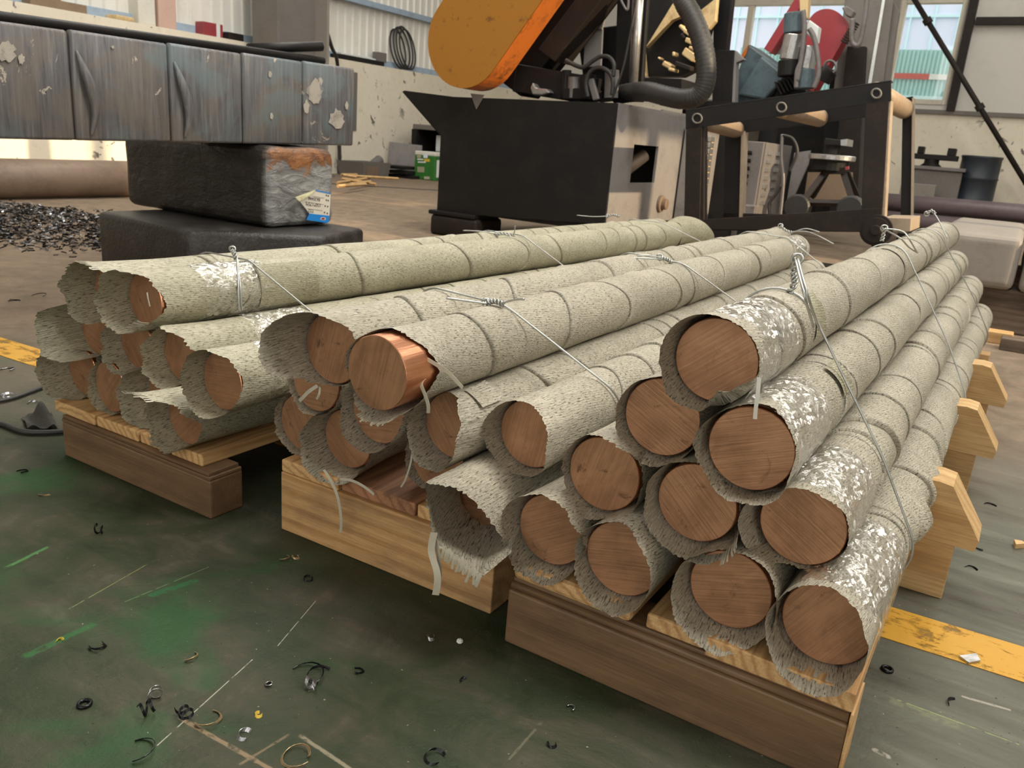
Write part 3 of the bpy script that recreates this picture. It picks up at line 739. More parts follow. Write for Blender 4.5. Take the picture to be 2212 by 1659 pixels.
def rod(key, fr, u, v, z, L, ang, seed, label, group, edge, hi=True, film_rng=None, bumps=(), epx=None, cy=0., jag=1., lift=1., zf=None, flen=.115):
    M = fmat(fr, u, v, z, ang)
    t = thing('wrapped_copper_rod', label, 'copper rod', M, group)
    n = 96 if hi else 48
    loc = lambda x, y, zz: M[:3, 3]+x*M[:3, 0]+y*M[:3, 1]+zz*M[:3, 2]
    g = Geo(); ks = np.linspace(0, 2*math.pi, n+1)[:-1]; vs = []
    for rr, yy in ((RC-.0012, cy), (RC, cy+.0012), (RC, L-.06)): vs += [loc(rr*math.cos(a), yy, rr*math.sin(a)) for a in ks]
    g.add(vs, [list(range(n))], 0)
    g.f += [(i*n+(k+1) % n, i*n+k, (i+1)*n+k, (i+1)*n+(k+1) % n) for i in range(2) for k in range(n)]; g.mi += [1]*(2*n)
    mk('copper_bar', g, ['copper_sawn_face', 'copper_skin'], parent=t)
    epts = None
    if epx:                                                        # outline points given where they stand in the place, p in front of the copper face
        epts = []
        for a, px, py, p in epx:
            Fr = (M[:3, 3]*np.array([1, 1, 0]), M[:3, 0], M[:3, 1], 0); q = hit(px, py, 'v', -p/1000., Fr)
            epts.append((a, (q-M[:3, 3])@M[:3, :3]))
    wp, uv = wrap(M, L, seed, edge, 132 if hi else 56, .016 if hi else .05, True, .0632, bumps, jag, lift, epts, flen, cy, None if zf is None else (zf-z+.0012, .008-v))
    wo = mk('woven_wrap', wp, 'woven_wrap_yellowish' if key[0] == 'l' else 'woven_wrap', parent=t, smooth=True, uv=uv)
    if film_rng: mk('stretch_film', film(M, *film_rng, seed+5, .0668), 'stretch_film', parent=wo, smooth=True)
    RODS[key] = (t, M, wo)
    return t

GR, GM, GL = 'wrapped copper rods in the right stack', 'wrapped copper rods in the middle stack', 'wrapped copper rods in the left stack'
def stack(pre, fr, zf, pts, L, ang, group, specs, seed0):
    pos = relax([(u, z) for _, u, v, z in pts], zf, .0634)
    for i, ((k, u, v, z), (uu, zz)) in enumerate(zip(pts, pos)):
        sp = dict(specs[k]); lab = sp.pop('label'); dl = sp.pop('dL', 0)
        rod(pre+k, fr, uu, v, zz, L+dl, ang, seed0+i*17, lab, group, zf=(zf if z < zf+.09 else None), **({'lift': .55} if pre == 'l' else {}), **sp)
    return pos
r0 = .146+.064
RP = [('b1', .050, .0365, r0), ('b2', .180, .0251, r0), ('b3', .3436, .0454, r0), ('b4', .4787, .0449, r0),
      ('s1', .1188, .0629, r0+.108), ('s2', .2705, .0633, r0+.108), ('s3', .4175, .0927, r0+.108),
      ('t1', .1911, .0868, r0+.216), ('t2', .338, .0492, r0+.216), ('top', .2654, .0643, r0+.324)]
def E(*a): return {x[0]: (x[1], x[2]) for x in a}
RS = {
 'top': dict(label='topmost rod of the right stack, clear film shining behind its open end', edge=E((0, 4, 18), (45, 5, 26), (90, 7, 34), (135, 6, 42), (180, 6, 44), (225, 6, 40), (270, 4, 40), (292, -18, 46), (312, -27, 50), (332, -16, 46)), film_rng=(-.012, .20), cy=.004, dL=.15),
 't1': dict(label='rod of the right stack just below and left of the topmost one', edge=E((0, 0, 8), (90, 2, 14), (180, 5, 22), (225, 6, 26), (270, 6, 24), (315, 2, 16))),
 't2': dict(label='rod of the right stack directly under the topmost one, film beside its face', edge=E((0, 0, 10), (45, 1, 6), (90, 3, 10), (135, 4, 18), (180, 6, 26), (225, 7, 30), (270, 7, 38), (315, 6, 30)), film_rng=(-.008, .19), jag=1.3),
 's1': dict(label='rod of the right stack resting on its left bottom pair, black torn edge at right', edge=E((0, 4, 2), (50, 6, 20), (90, 5, 28), (135, 3, 18), (180, 3, 12), (225, 5, 16), (270, 6, 20), (315, 6, 12)), jag=1.4),
 's2': dict(label='rod in the middle of the right stack, cloth edge flared below its face', edge=E((0, 4, 6), (90, 3, 12), (135, 5, 22), (180, 7, 32), (225, 9, 38), (270, 9, 40), (305, 14, 44), (330, 18, 40)), jag=1.2),
 's3': dict(label='rod of the right stack with a creased dirty face framed by folded cloth', edge=E((0, 1, 8), (45, 4, 18), (90, 3, 34), (120, 1, 40), (150, 10, 45), (180, 14, 48), (225, 11, 36), (270, 0, 4), (315, -1, 2)), film_rng=(-.005, .18), jag=1.2),
 'b1': dict(label='bottom left rod of the right stack with a dark stain on its face', edge=E((0, 8, 26), (45, 7, 34), (90, 8, 40), (135, 9, 36), (180, 12, 34), (225, 13, 40), (270, 11, 42), (315, 11, 34)), jag=1.3),
 'b2': dict(label='second bottom rod from the left in the right stack, face half hidden by cloth', edge=E((0, 1, 48), (45, 5, 44), (90, 6, 24), (135, 6, 20), (180, 6, 26), (225, 6, 36), (270, 8, 48), (315, 5, 54))),
 'b3': dict(label='third bottom rod of the right stack, round face in a wide pale collar', edge=E((0, 8, 20), (45, 8, 14), (90, 5, 14), (135, 6, 28), (180, 9, 42), (225, 10, 54), (270, 12, 52), (315, 11, 40))),
 'b4': dict(label='bottom right rod of the right stack, crumpled cloth along its outer side', edge=E((0, -2, 62), (30, 0, 58), (60, 2, 40), (90, 4, 26), (135, 6, 30), (180, 8, 42), (225, 9, 56), (270, 10, 66), (315, 3, 70)), film_rng=(-.01, .25),
     bumps=((5, .40, .018, .55, .022), (-12, .47, .022, .45, .018), (20, .56, .012, .6, .02), (-5, .64, .014, .6, .024), (10, .75, .009, .5, .02), (25, .33, .009, .5, .018))),
}
RPOS = stack('r', RF, .146, RP, 3.1, 0., GR, RS, 101)
m0 = .156+.064
MP = [('A', .004, .0551, m0), ('E', .130, .0514, m0), ('I', .324, .0777, m0), ('J', .476, .0141, m0),
      ('B', .069, .026, m0+.108), ('F', .272, -.0237, m0+.108), ('G', .3993, .018, m0+.108), ('H', .530, .0587, m0+.104),
      ('C', .235, -.1033, m0+.218), ('D', .3629, -.1308, m0+.216)]
MS = {
 'A': dict(label='bottom left rod of the middle stack, bare round face above the beam end', edge=E((0, 0, 2), (90, 0, 2), (180, 4, 14), (225, 5, 16), (270, 5, 16), (315, 2, 8))),
 'E': dict(label='second bottom rod of the middle stack in a flared cloth collar', edge=E((0, 18, 30), (45, 6, 10), (90, 3, 12), (135, 4, 42), (180, 6, 62), (225, 9, 66), (270, 12, 62), (315, 16, 52))),
 'I': dict(label='third bottom rod of the middle stack, deep under the others', edge=E((0, 2, 4), (180, 5, 16), (270, 3, 8))),
 'J': dict(label='bottom right rod of the middle stack with a torn cloth flap hanging over the beam', edge=E((0, 0, 20), (90, 0, 60), (180, 4, 80), (270, 4, 80)), jag=1.5, flen=.20,
      epx=[(0, 1098, 1178, 70), (35, 1062, 1130, 90), (65, 1025, 1085, 105), (90, 990, 1054, 120), (112, 955, 1048, 135), (135, 917, 1044, 150), (160, 920, 1085, 150), (185, 930, 1130, 150), (215, 941, 1180, 150), (245, 990, 1218, 150), (275, 1034, 1252, 148), (300, 1072, 1222, 125), (330, 1105, 1196, 95)]),
 'B': dict(label='rod at the left edge of the middle stack crossed by two loose strips', edge=E((0, 0, 0), (90, 0, -10), (180, 2, 8), (225, 3, 12), (270, 3, 12), (315, 0, 4))),
 'F': dict(label='rod of the middle stack directly under the shiny bare copper end', edge=E((0, 3, 14), (90, 0, -4), (135, 4, 10), (180, 7, 24), (225, 7, 32), (270, 8, 34), (315, 5, 26))),
 'G': dict(label='rod of the middle stack right of the shiny one, cloth folded across its right half', edge=E((0, -11, 66), (40, -7, 50), (80, 2, 16), (120, 3, 22), (180, 6, 42), (225, 8, 52), (270, 6, 56), (320, -6, 64))),
 'H': dict(label='rightmost upper rod of the middle stack, dark face half lit', edge=E((0, -4, 50), (45, 0, 44), (90, 2, 34), (135, 4, 36), (180, 7, 42), (225, 6, 34), (270, 4, 30), (315, -1, 46))),
 'C': dict(label='upper left rod of the middle stack with a long cloth tongue at its left', edge=E((0, -1, 4), (45, 0, 10), (85, 3, 46), (120, 6, 78), (160, 8, 90), (190, 9, 92), (215, 7, 86), (240, 2, 30), (270, 0, 4), (315, 0, 2)), dL=.1),
 'D': dict(label='top rod of the middle stack with a shiny bare copper end sticking out', edge=E((0, 3, -58), (45, 2, -44), (90, 3, -14), (135, 4, 4), (180, 4, 8), (215, 4, 8), (245, 9, 14), (270, 15, 22), (295, 15, 12), (320, 6, -40)), film_rng=(2.5, 2.66), cy=-.012, dL=-.1),
}
MPOS = stack('m', MF, .156, MP, 2.85, -.012, GM, MS, 401)
l0 = .128+.064
LP = [('1', -.021, .0749, l0), ('2', .135, .0477, l0), ('3', .262, .0947, l0), ('4', .4177, .0326, l0),
      ('5', .030, .0816, l0+.108), ('6', .1806, .0813, l0+.108), ('7', .3258, .0932, l0+.108), ('8', .5346, .0337, l0+.106),
      ('9', .124, .0671, l0+.216), ('10', .2475, .0658, l0+.216)]
LS = {
 '1': dict(label='bottom left rod of the left stack, cloth sleeve sticking out past the plank end', edge=E((0, 0, 0), (45, 0, -10), (90, 3, 25), (135, 6, 66), (180, 7, 76), (225, 6, 70), (270, 4, 45), (315, 0, 5))),
 '2': dict(label='second bottom rod of the left stack, narrow dark copper face', edge=E((0, 0, 0), (90, 0, 2), (180, 4, 14), (225, 6, 20), (270, 5, 16), (315, 1, 5))),
 '3': dict(label='third bottom rod of the left stack with a long drooping cloth sleeve', edge=E((0, 0, 0), (45, 1, 8), (90, 4, 40), (135, 7, 62), (180, 8, 70), (225, 9, 74), (270, 8, 68), (315, 1, 22))),
 '4': dict(label='bottom right rod of the left stack with a stiff torn flap thrown forward', edge=E((0, -2, 8), (40, 2, 50), (70, 8, 96), (100, 12, 112), (130, 8, 86), (160, 2, 46), (200, 4, 48), (240, 6, 60), (270, 4, 52), (315, -2, 22)), jag=1.6),
 '5': dict(label='left rod in the middle layer of the left stack with a square cloth sleeve', edge=E((0, 0, -14), (45, 1, -4), (90, 3, 15), (120, 10, 40), (150, 14, 100), (180, 11, 106), (225, 12, 104), (255, 8, 84), (285, 1, 20), (315, 0, -5)), jag=1.2),
 '6': dict(label='second rod in the middle layer of the left stack, face under the two top rods', edge=E((0, 0, -6), (90, 0, 2), (135, 3, 28), (180, 5, 48), (225, 7, 52), (270, 5, 46), (315, 1, 10))),
 '7': dict(label='third rod in the middle layer of the left stack, light film patch behind', edge=E((0, -1, -4), (45, 1, 24), (75, 8, 52), (120, 3, 30), (180, 5, 50), (225, 7, 58), (270, 6, 50), (315, 0, 12)), film_rng=(.16, .33), jag=1.2),
 '8': dict(label='outermost right rod in the middle layer of the left stack, orange face in the light', edge=E((0, -2, -2), (45, 2, 10), (90, 4, 36), (135, 4, 46), (180, 6, 46), (225, 7, 50), (270, 6, 45), (315, 1, 14)), film_rng=(.07, .28)),
 '9': dict(label='top left rod of the left stack with a fringed upper edge', edge=E((0, 1, -5), (45, 6, 34), (90, 7, 70), (135, 5, 72), (180, 5, 72), (225, 6, 68), (270, 6, 66), (315, 2, 14)), jag=1.3),
 '10': dict(label='top right rod of the left stack, film patch and a frayed lower edge', edge=E((0, 0, -8), (45, 2, 12), (90, 8, 56), (135, 5, 70), (180, 6, 72), (225, 6, 68), (260, 5, 62), (285, 2, 46), (315, -6, 22)), film_rng=(.11, .29), jag=1.4),
}
LPOS = stack('l', LF, .128, LP, 3.02, -.04, GL, LS, 701)


# ------------------------------------------------------------------ tie wires
def hull(pts):
    pts = sorted(map(tuple, pts)); 
    def half(ps):
        h = []
        for p in ps:
            while len(h) > 1 and (h[-1][0]-h[-2][0])*(p[1]-h[-2][1])-(h[-1][1]-h[-2][1])*(p[0]-h[-2][0]) <= 0: h.pop()
            h.append(p)
        return h
    a = half(pts); b = half(pts[::-1]); return a[:-1]+b[:-1]
def tie(fr, pos, ang, vtop, vside, knot_px, tails, label, group, kz=.03, seed=0):
    rr = .0632+.0062
    pts = [(u+rr*math.cos(a)+math.tan(-ang)*(vtop), z+rr*math.sin(a)) for u, z in pos for a in np.linspace(0, 6.28, 40)]
    hp = hull(pts); zt = max(p[1] for p in hp); zb = min(p[1] for p in pos)
    path = []
    for (a, b), (c, d) in zip(hp, hp[1:]+hp[:1]):
        m = max(1, int(math.hypot(c-a, d-b)/.03))
        for k in range(m):
            x, y = a+(c-a)*k/m, b+(d-b)*k/m
            path.append(W(fr, x, vtop+(vside-vtop)*min(1.2, (zt-y)/(zt-zb)), y))
    k0 = hit(*knot_px[:2], 'v', vtop, fr)
    t = thing('tie_wire', label, 'wire', np.array(fmat(fr, *UVZ(fr, k0))), group)
    mk('wire_loop', Geo().tube(path, .0021, 8, closed=True), 'galvanised_wire', parent=t, smooth=True)
    # twisted knot: two strands wound round each other
    kp = [hit(x, y, 'v', vtop-.004, fr) for x, y in knot_px[2]]
    A = curve(kp, 16); T = np.gradient(A, axis=0); T /= np.linalg.norm(T, axis=1)[:, None]
    for s in (0, math.pi):
        N = np.cross(T, fr[2]); B = np.cross(T, N)
        ph = np.linspace(0, 2*math.pi*knot_px[3], len(A))+s
        tw = A+.0038*(np.cos(ph)[:, None]*N+np.sin(ph)[:, None]*B)
        mk('knot', Geo().tube(tw, .0024, 7), 'galvanised_wire', parent=t, smooth=True)
    ey = A[0]; ring = [ey+.0085*(math.cos(a)*fr[1]+math.sin(a)*Z)+fr[2]*.003*math.sin(2*a) for a in np.linspace(0, 6.28, 18, endpoint=False)]
    mk('knot_eye', Geo().tube(ring, .0024, 7, closed=True), 'galvanised_wire', parent=t, smooth=True)
    for tl in tails:
        P = curve([hit(x, y, *(('v', vtop-.01-dv) if dv < 1 else ('u', dv-10)), fr) for x, y, dv in tl], 8)
        mk('tail', Geo().tube(P, .0021, 7), 'galvanised_wire', parent=t, smooth=True)
    return t
tie(RF, RPOS, 0, .37, .36, (1716, 580, [(1722, 560), (1714, 590), (1716, 612), (1700, 640)], 4), [[(1724, 560, 10.31), (1745, 640, 10.345), (1770, 712, 10.352)], [(1719, 562, 10.31), (1738, 640, 10.345), (1757, 706, 10.352)]],
    'tie wire nearest the open ends of the right stack, twisted knot standing up', 'tie wires round the right stack')
tie(RF, RPOS, 0, 1.56, 1.47, (1910, 500, [(1910, 493), (1908, 508), (1905, 520)], 2), [[(1914, 494, 10.27), (1950, 500, 10.31), (1966, 520, 10.335), (1980, 544, 10.345)], [(1916, 498, 10.27), (1945, 515, 10.32), (1964, 535, 10.335), (1982, 546, 10.345)]],
    'tie wire round the middle of the right stack with a looped eye on top', 'tie wires round the right stack')
tie(RF, RPOS, 0, 2.50, 2.60, (2008, 462, [(2002, 462), (2012, 455), (2020, 462)], 2), [[(2018, 460, 0), (2030, 480, .03), (2046, 515, .05)]],
    'tie wire at the closed far end of the right stack', 'tie wires round the right stack')
tie(MF, MPOS, -.012, .19, .34, (1068, 655, [(1050, 655), (1068, 650), (1088, 657)], 3), [[(1052, 656, 0), (1010, 650, .02), (964, 644, .04)], [(1085, 655, 0), (1110, 648, .02), (1132, 646, .03)]],
    'tie wire nearest the open ends of the middle stack, knot on the shiny rod', 'tie wires round the middle stack')
tie(MF, MPOS, -.012, 1.13, 1.36, (1440, 562, [(1425, 556), (1440, 560), (1452, 568)], 3), [[(1428, 557, 0), (1405, 552, .02), (1376, 553, .03)], [(1430, 560, 0), (1390, 558, .02), (1340, 556, .03)]],
    'tie wire round the middle of the middle stack with two tails lying left', 'tie wires round the middle stack')
tie(MF, MPOS, -.012, 2.35, 2.45, (1690, 492, [(1686, 488), (1698, 498), (1712, 502)], 3), [[(1712, 502, 0), (1740, 494, .02), (1770, 501, .03)], [(1714, 500, 0), (1750, 502, .02), (1801, 527, .04)]],
    'tie wire at the far end of the middle stack standing up against the dark cart', 'tie wires round the middle stack')
tie(LF, LPOS, -.04, .33, .30, (508, 545, [(502, 540), (508, 552), (512, 575)], 3), [[(512, 560, 10.28), (515, 620, 10.325), (517, 671, 10.335)], [(514, 560, 10.28), (519, 620, 10.325), (523, 670, 10.335)]],
    'tie wire nearest the open ends of the left stack with two tails hanging down', 'tie wires round the left stack')
tie(LF, LPOS, -.04, 1.53, 1.40, (1090, 507, [(1072, 506), (1090, 505), (1112, 512)], 3), [[(1076, 505, 0), (1040, 500, .02), (1000, 498, .03)], [(1108, 510, 0), (1112, 498, .02), (1113, 488, .03)]],
    'tie wire round the middle of the left stack', 'tie wires round the left stack')
tie(LF, LPOS, -.04, 2.75, 3.05, (1325, 466, [(1312, 467), (1325, 464), (1338, 468)], 3), [[(1314, 467, 0), (1280, 468, .02), (1246, 465, .03)]],
    'tie wire at the far end of the left stack beside the olive rag', 'tie wires round the left stack')

# ------------------------------------------------------------------ loose tape strips of the cloth
def strip(key, fr, v, pts, wdt, mat='tape_strip'):
    t, M, wo = RODS[key]
    P = curve([hit(x, y, 'v', v+dv, fr) for x, y, dv in pts], 6)
    d = P[-1]-P[0]; sd_ = np.cross(d, fr[2]); sd_ /= np.linalg.norm(sd_)
    mk('loose_strip', Geo().ribbon(P, sd_*wdt+fr[2]*wdt*.2), mat, parent=t)
strip('mJ', MF, -.14, [(938, 1150, 0), (932, 1190, -.004), (944, 1235, -.01), (945, 1262, -.012), (941, 1285, -.012)], .012)
strip('mJ', MF, -.135, [(940, 1165, 0), (948, 1200, 0), (950, 1245, -.006)], .007)
strip('mE', MF, -.02, [(700, 1015, 0), (716, 1040, -.01), (730, 1075, -.012), (737, 1120, -.008), (736, 1150, -.004)], .006)
strip('mE', MF, -.02, [(735, 1035, 0), (760, 1038, -.006), (785, 1050, -.008), (808, 1068, 0)], .005)
strip('mB', MF, -.12, [(686, 833, 0), (668, 845, -.004), (655, 858, -.004), (647, 866, 0)], .006)
strip('mB', MF, -.12, [(691, 836, 0), (690, 850, -.005), (684, 862, 0)], .004)
strip('mD', MF, -.085, [(917, 818, -.01), (910, 830, -.02), (918, 852, -.02), (925, 875, -.015), (925, 892, -.01)], .006)
strip('mI', MF, .03, [(893, 960, 0), (887, 1000, -.004), (876, 1035, -.004), (866, 1052, 0)], .0035)
strip('mG', MF, -.1, [(895, 760, .03), (930, 780, .01), (965, 802, 0), (985, 822, -.01), (1000, 838, -.015)], .006)
for k_ in range(15):
    f_ = k_/14.; x_, y_ = 958+f_*78, 1188+f_*62+4*math.sin(k_*2.1)
    strip('mJ', MF, -.14, [(x_+2, y_-9, 0), (x_-1, y_+5, -.002), (x_-5+3*math.sin(k_*1.7), y_+17+5*math.sin(k_*3.3), -.001)], .0042)
strip('rtop', RF, -.01, [(1640, 815, 0), (1637, 850, -.003), (1633, 880, -.004), (1631, 905, -.003)], .005, 'white_plastic')
strip('l10', LF, -.05, [(318, 632, 0), (320, 645, -.005), (324, 662, -.006)], .003)

# frayed teeth: separate tape ends along a few torn edges
def fray(key, deg0, deg1, n, length, out, seed, y0):
    t, M, wo = RODS[key]; rng = random.Random(seed); g = Geo()
    for i in range(n):
        a = math.radians(deg0+(deg1-deg0)*(i+.5)/n); rr = .064+out[0]; r2 = .064+out[1]; L_ = length*rng.uniform(.6, 1.3)
        q = lambda r, y: M[:3, 3]+r*math.cos(a)*M[:3, 0]+y*M[:3, 1]+r*math.sin(a)*M[:3, 2]
        wd = (-math.sin(a)*M[:3, 0]+math.cos(a)*M[:3, 2])*.0034
        g.ribbon([q(rr, y0+.01), q((rr+r2)/2, y0-L_*.5), q(r2+rng.uniform(-.002, .003), y0-L_)], wd)
    mk('frayed_edge', g, 'tape_strip', parent=wo, kind='stuff')
fray('mD', 248, 298, 16, .010, (.013, .016), 4, -.018)
fray('l10', 275, 318, 9, .022, (-.004, -.014), 5, -.03)
fray('l9', 55, 110, 12, .014, (.006, .009), 6, -.05)
fray('rs2', 318, 345, 6, .03, (.012, .022), 7, -.035)
fray('l4', 60, 120, 12, .016, (.010, .016), 8, -.105)

# loose ends of the wound cloth, lying over the turn below
def cloth_end(key, y0, y1, a0, a1, mat, seed):
    t, M, wo = RODS[key]; rg = np.random.default_rng(seed); a = np.radians(np.linspace(a0, a1, 26)); y = np.linspace(y0, y1, 16)
    A, Y = np.meshgrid(a, y); r = .0672+.0012*pnoise(rg, A*2, Y*20, 3, 3, 8)+.004*np.clip((Y-y1+.03)/.03, 0, 1)**2
    Y2 = Y+np.clip((Y-y0)/(y1-y0), 0, 1)*.012*(rg.uniform(-1, 1, 26)[None, :])*.4
    P = np.stack([r*np.cos(A), Y2, r*np.sin(A)], -1).reshape(-1, 3)
    mk('cloth_end', (P@M[:3, :3].T+M[:3, 3], [(i*26+k, i*26+k+1, (i+1)*26+k+1, (i+1)*26+k) for i in range(15) for k in range(25)], None), mat, parent=wo, smooth=True, uv=np.stack([A*.064, Y], -1).reshape(-1, 2), label='loose olive end of the cloth' if 'olive' in mat else None)
cloth_end('l10', .26, .44, -35, 62, 'woven_wrap_olive', 1)
cloth_end('rtop', .32, .375, -10, 60, 'woven_wrap_olive', 2)
cloth_end('rt2', .30, .36, 20, 70, 'woven_wrap_olive', 3)
cloth_end('mG', .01, .07, 40, 80, 'woven_wrap', 4)

# olive mesh rag bunched round the far ends of the left stack
t, M, wo = RODS['l10']
rg = np.random.default_rng(5); th = np.linspace(0, 2*math.pi, 61)[:-1]; s = np.linspace(0, 1, 22); TH, SS = np.meshgrid(th, s)
R_ = .068+.028*np.sin(SS*3.1)*np.cos(TH-1.2)+.05*SS**2*np.clip(np.cos(TH-.6), -.4, 1)+pnoise(rg, TH, SS, 5, 8, 12)*.006
Pm = np.stack([R_*np.cos(TH), 2.84+.34*SS+.03*pnoise(rg, TH, SS, 3, 4, 6), R_*np.sin(TH)-.06*SS**2], -1).reshape(-1, 3)
fs = [(i*60+k, i*60+(k+1) % 60, (i+1)*60+(k+1) % 60, (i+1)*60+k) for i in range(21) for k in range(60)]
uvm = np.stack([TH*.07, SS*.34], -1).reshape(-1, 2)
mk('mesh_rag', (Pm@M[:3, :3].T+M[:3, 3], fs, None), 'woven_wrap_olive', smooth=True, uv=uvm, M=M@np.array([[1, 0, 0, 0], [0, 1, 0, 2.92], [0, 0, 1, -.06], [0, 0, 0, 1.]]), label='olive mesh rag bunched at the far end of the left stack', cat='rag')

# ------------------------------------------------------------------ heavy billets
def roundbox(name, fr, u0, u1, v0, v1, z0, z1, mat, bev, parent=None, M=None, disp=0., seg=3, **tg):
    o = mk(name, Geo().box(fr, u0, u1, v0, v1, z0, z1), mat, parent=parent, M=M, smooth=False, **tg)
    b = o.modifiers.new('bevel', 'BEVEL'); b.width = bev; b.segments = seg
    if disp:
        sb = o.modifiers.new('subdivide', 'SUBSURF'); sb.subdivision_type = 'SIMPLE'; sb.levels = sb.render_levels = 4
        tx = bpy.data.textures.new('lumps', 'CLOUDS'); tx.noise_scale = .16
        d = o.modifiers.new('lumps', 'DISPLACE'); d.texture = tx; d.strength = disp; d.mid_level = .5
    for p in o.data.polygons: p.use_smooth = True
    return o
base = thing('steel_billet', 'dark billet lying on the floor under the labelled billet', 'billet', fmat(G, -3.55, 2.9, 0))
o = mk('body', Geo().prism([W(G, u, v, 0) for u, v in ((-3.98, 2.48), (-3.20, 2.42), (-2.78, 2.87), (-2.92, 3.3), (-3.98, 3.3))], Z*.303), 'tarred_floor_billet', parent=base, bevel=.025)
for p in o.data.polygons: p.use_smooth = True
lb = thing('steel_billet', 'tarred billet with a rusty grey end and a peeling paper label', 'billet', fmat(G, -3.62, 3.0, .305))
roundbox('body', G, -4.22, -3.09, 2.80, 3.26, .305, .690, 'tarred_billet', .05, lb, None, .018)
# the label: paper sheet on the end face, one corner peeled
def onface(px, py, off=.0): return hit(px, py, 'u', -3.075+off)
lp = mk('label', Geo().prism([onface(x, y) for x, y in ((681, 410), (714, 417), (711, 466), (668, 461), (648, 436))], GU*.002), 'label_paper', parent=lb, label='cream paper label with printed numbers')
mk('blue_band', Geo().prism([onface(x, y, .002) for x, y in ((668, 461), (711, 466), (711, 478), (707, 482), (662, 475))], GU*.001), 'label_blue', parent=lp)
mk('blue_edge', Geo().prism([onface(x, y, .0025) for x, y in ((681, 410), (714, 417), (714, 419.5), (683, 413))], GU*.001), 'label_blue', parent=lp)
mk('oval_mark', Geo().prism([onface(698+6*math.cos(a), 472.5+3.5*math.sin(a), .0035) for a in np.linspace(0, 6.28, 16)[:-1]], GU*.0005), 'white_plastic', parent=lp)
mk('oval_mark', Geo().prism([onface(698+4*math.cos(a), 472.5+2.3*math.sin(a), .0042) for a in np.linspace(0, 6.28, 16)[:-1]], GU*.0005), 'red_paint', parent=lp)
mk('peeled_corner', Geo().prism([onface(681, 410, .002), onface(671, 421, .02), onface(646, 435, .045), onface(637, 426, .04)], GU*.002), 'label_foil', parent=lb)
for yl in ((676, 424, 700, 428), (661, 436, 699, 442), (664, 451, 697, 455)):
    a, b = onface(yl[0], yl[1], .003), onface(yl[2], yl[3], .003); mk('rule_line', Geo().tube([a, b], .0007, 5), 'ink', parent=lp)
def text(body, p, xd, yd, size, mat, parent, name='printed_text'):
    c = bpy.data.curves.new(name, 'FONT'); c.body = body; c.size = size; c.extrude = .0003
    c.materials.append(MATS[mat]); o = bpy.data.objects.new(name, c); sc.collection.objects.link(o); o.parent = parent
    xd = xd/np.linalg.norm(xd); zd = np.cross(xd, yd); zd /= np.linalg.norm(zd); yd = np.cross(zd, xd)
    A = np.eye(4); A[:3, 0], A[:3, 1], A[:3, 2], A[:3, 3] = xd, yd, zd, p
    dg = bpy.context.evaluated_depsgraph_get(); me = bpy.data.meshes.new_from_object(o.evaluated_get(dg))
    m_ = bpy.data.objects.new(name, me); sc.collection.objects.link(m_); m_.parent = parent
    m_.matrix_local = Matrix((np.linalg.inv(MW[parent.name])@A).tolist())
    bpy.data.objects.remove(o)
    return m_
xd = onface(660, 438)-onface(692, 442.5); yd = -(onface(692, 420)-onface(691, 445))       # the sheet hangs upside down
text('B620446', onface(692, 428.5, .003), xd, yd, .024, 'ink', lp)
text('150*175*L', onface(693.5, 440.5, .003), xd, yd, .026, 'ink', lp)
text('TT2', onface(678, 453, .003), xd, yd, .022, 'ink', lp)
for (x, y) in ((705, 422), (709, 423), (705, 432), (709, 433), (702.5, 445), (708, 446), (701, 459), (707, 461)):
    mk('printed_mark', Geo().prism([onface(x-1.2, y-1.6, .003), onface(x+1.2, y-1.3, .003), onface(x+1, y+1.9, .003), onface(x-1.2, y+1.6, .003)], GU*.0005), 'ink', parent=lp)

b1 = thing('wrapped_billet', 'long billet wrapped in scuffed black film lying across the stacked billets', 'billet', fmat(G, -3.4, 2.6, .69))
segs = [.35, 1.15, 1.93, 2.36, 2.75, 3.13, 3.51]
for k, (a, b) in enumerate(zip(segs[:-1], segs[1:])):
    z = lambda v: .635+.0213*v
    g = Geo(); vs = []
    for v, gr in ((a, 0), (a+.012, .008), (b-.014, .004), (b, -.004)):
        for u, zz in ((-3.62, 0), (-3.2, 0), (-3.2, .395), (-3.62, .395)):
            cu, cz = -3.41, .1975
            vs.append(W(G, u+(gr if u > cu else -gr), v, z(v)+zz+(gr if zz > cz else 0)))
    g.add(vs, [(0, 1, 2, 3), (15, 14, 13, 12)]+[(i*4+k2, (i+1)*4+k2, (i+1)*4+(k2+1) % 4, i*4+(k2+1) % 4) for i in range(3) for k2 in range(4)])
    g.f = [list(reversed(f)) for f in g.f]
    o = mk('film_band', g, 'scuffed_black_film', parent=b1, bevel=.03)
    for p in o.data.polygons: p.use_smooth = True
    if k in (2, 3):                                           # loose pleats where the film gapes
        P = [W(G, -3.19+d, a+dv, z(a)+zz) for d, dv, zz in ((0, .02, .33), (.014, .035, .27), (.022, .06, .19), (.020, .07, .11), (.006, .055, .02))]
        mk('film_pleat', Geo().tube(curve(P, 6), [.004+.016*math.sin(math.pi*i/24.) for i in range(25)], 8), 'scuffed_black_film', parent=b1, smooth=True)
rn = random.Random(21)
for (x, y, rx, ry) in ((679, 200, 17, 32), (727, 257, 18, 22), (749, 228, 4, 10), (14, 112, 22, 24), (662, 232, 7, 18), (586, 250, 4, 8), (583, 160, 4, 8), (243, 102, 4, 4), (46, 128, 8, 12)):
    o_ = [hit(x+rx*rn.uniform(.62, 1.08)*math.cos(a), y+ry*rn.uniform(.62, 1.08)*math.sin(a), 'u', -3.1905) for a in np.linspace(0, 6.28, 19)[:-1]]
    mk('peeled_patch', Geo().prism(o_, GU*.0025), 'peeled_lining', parent=b1, label='patch where pale lining shows through the film')
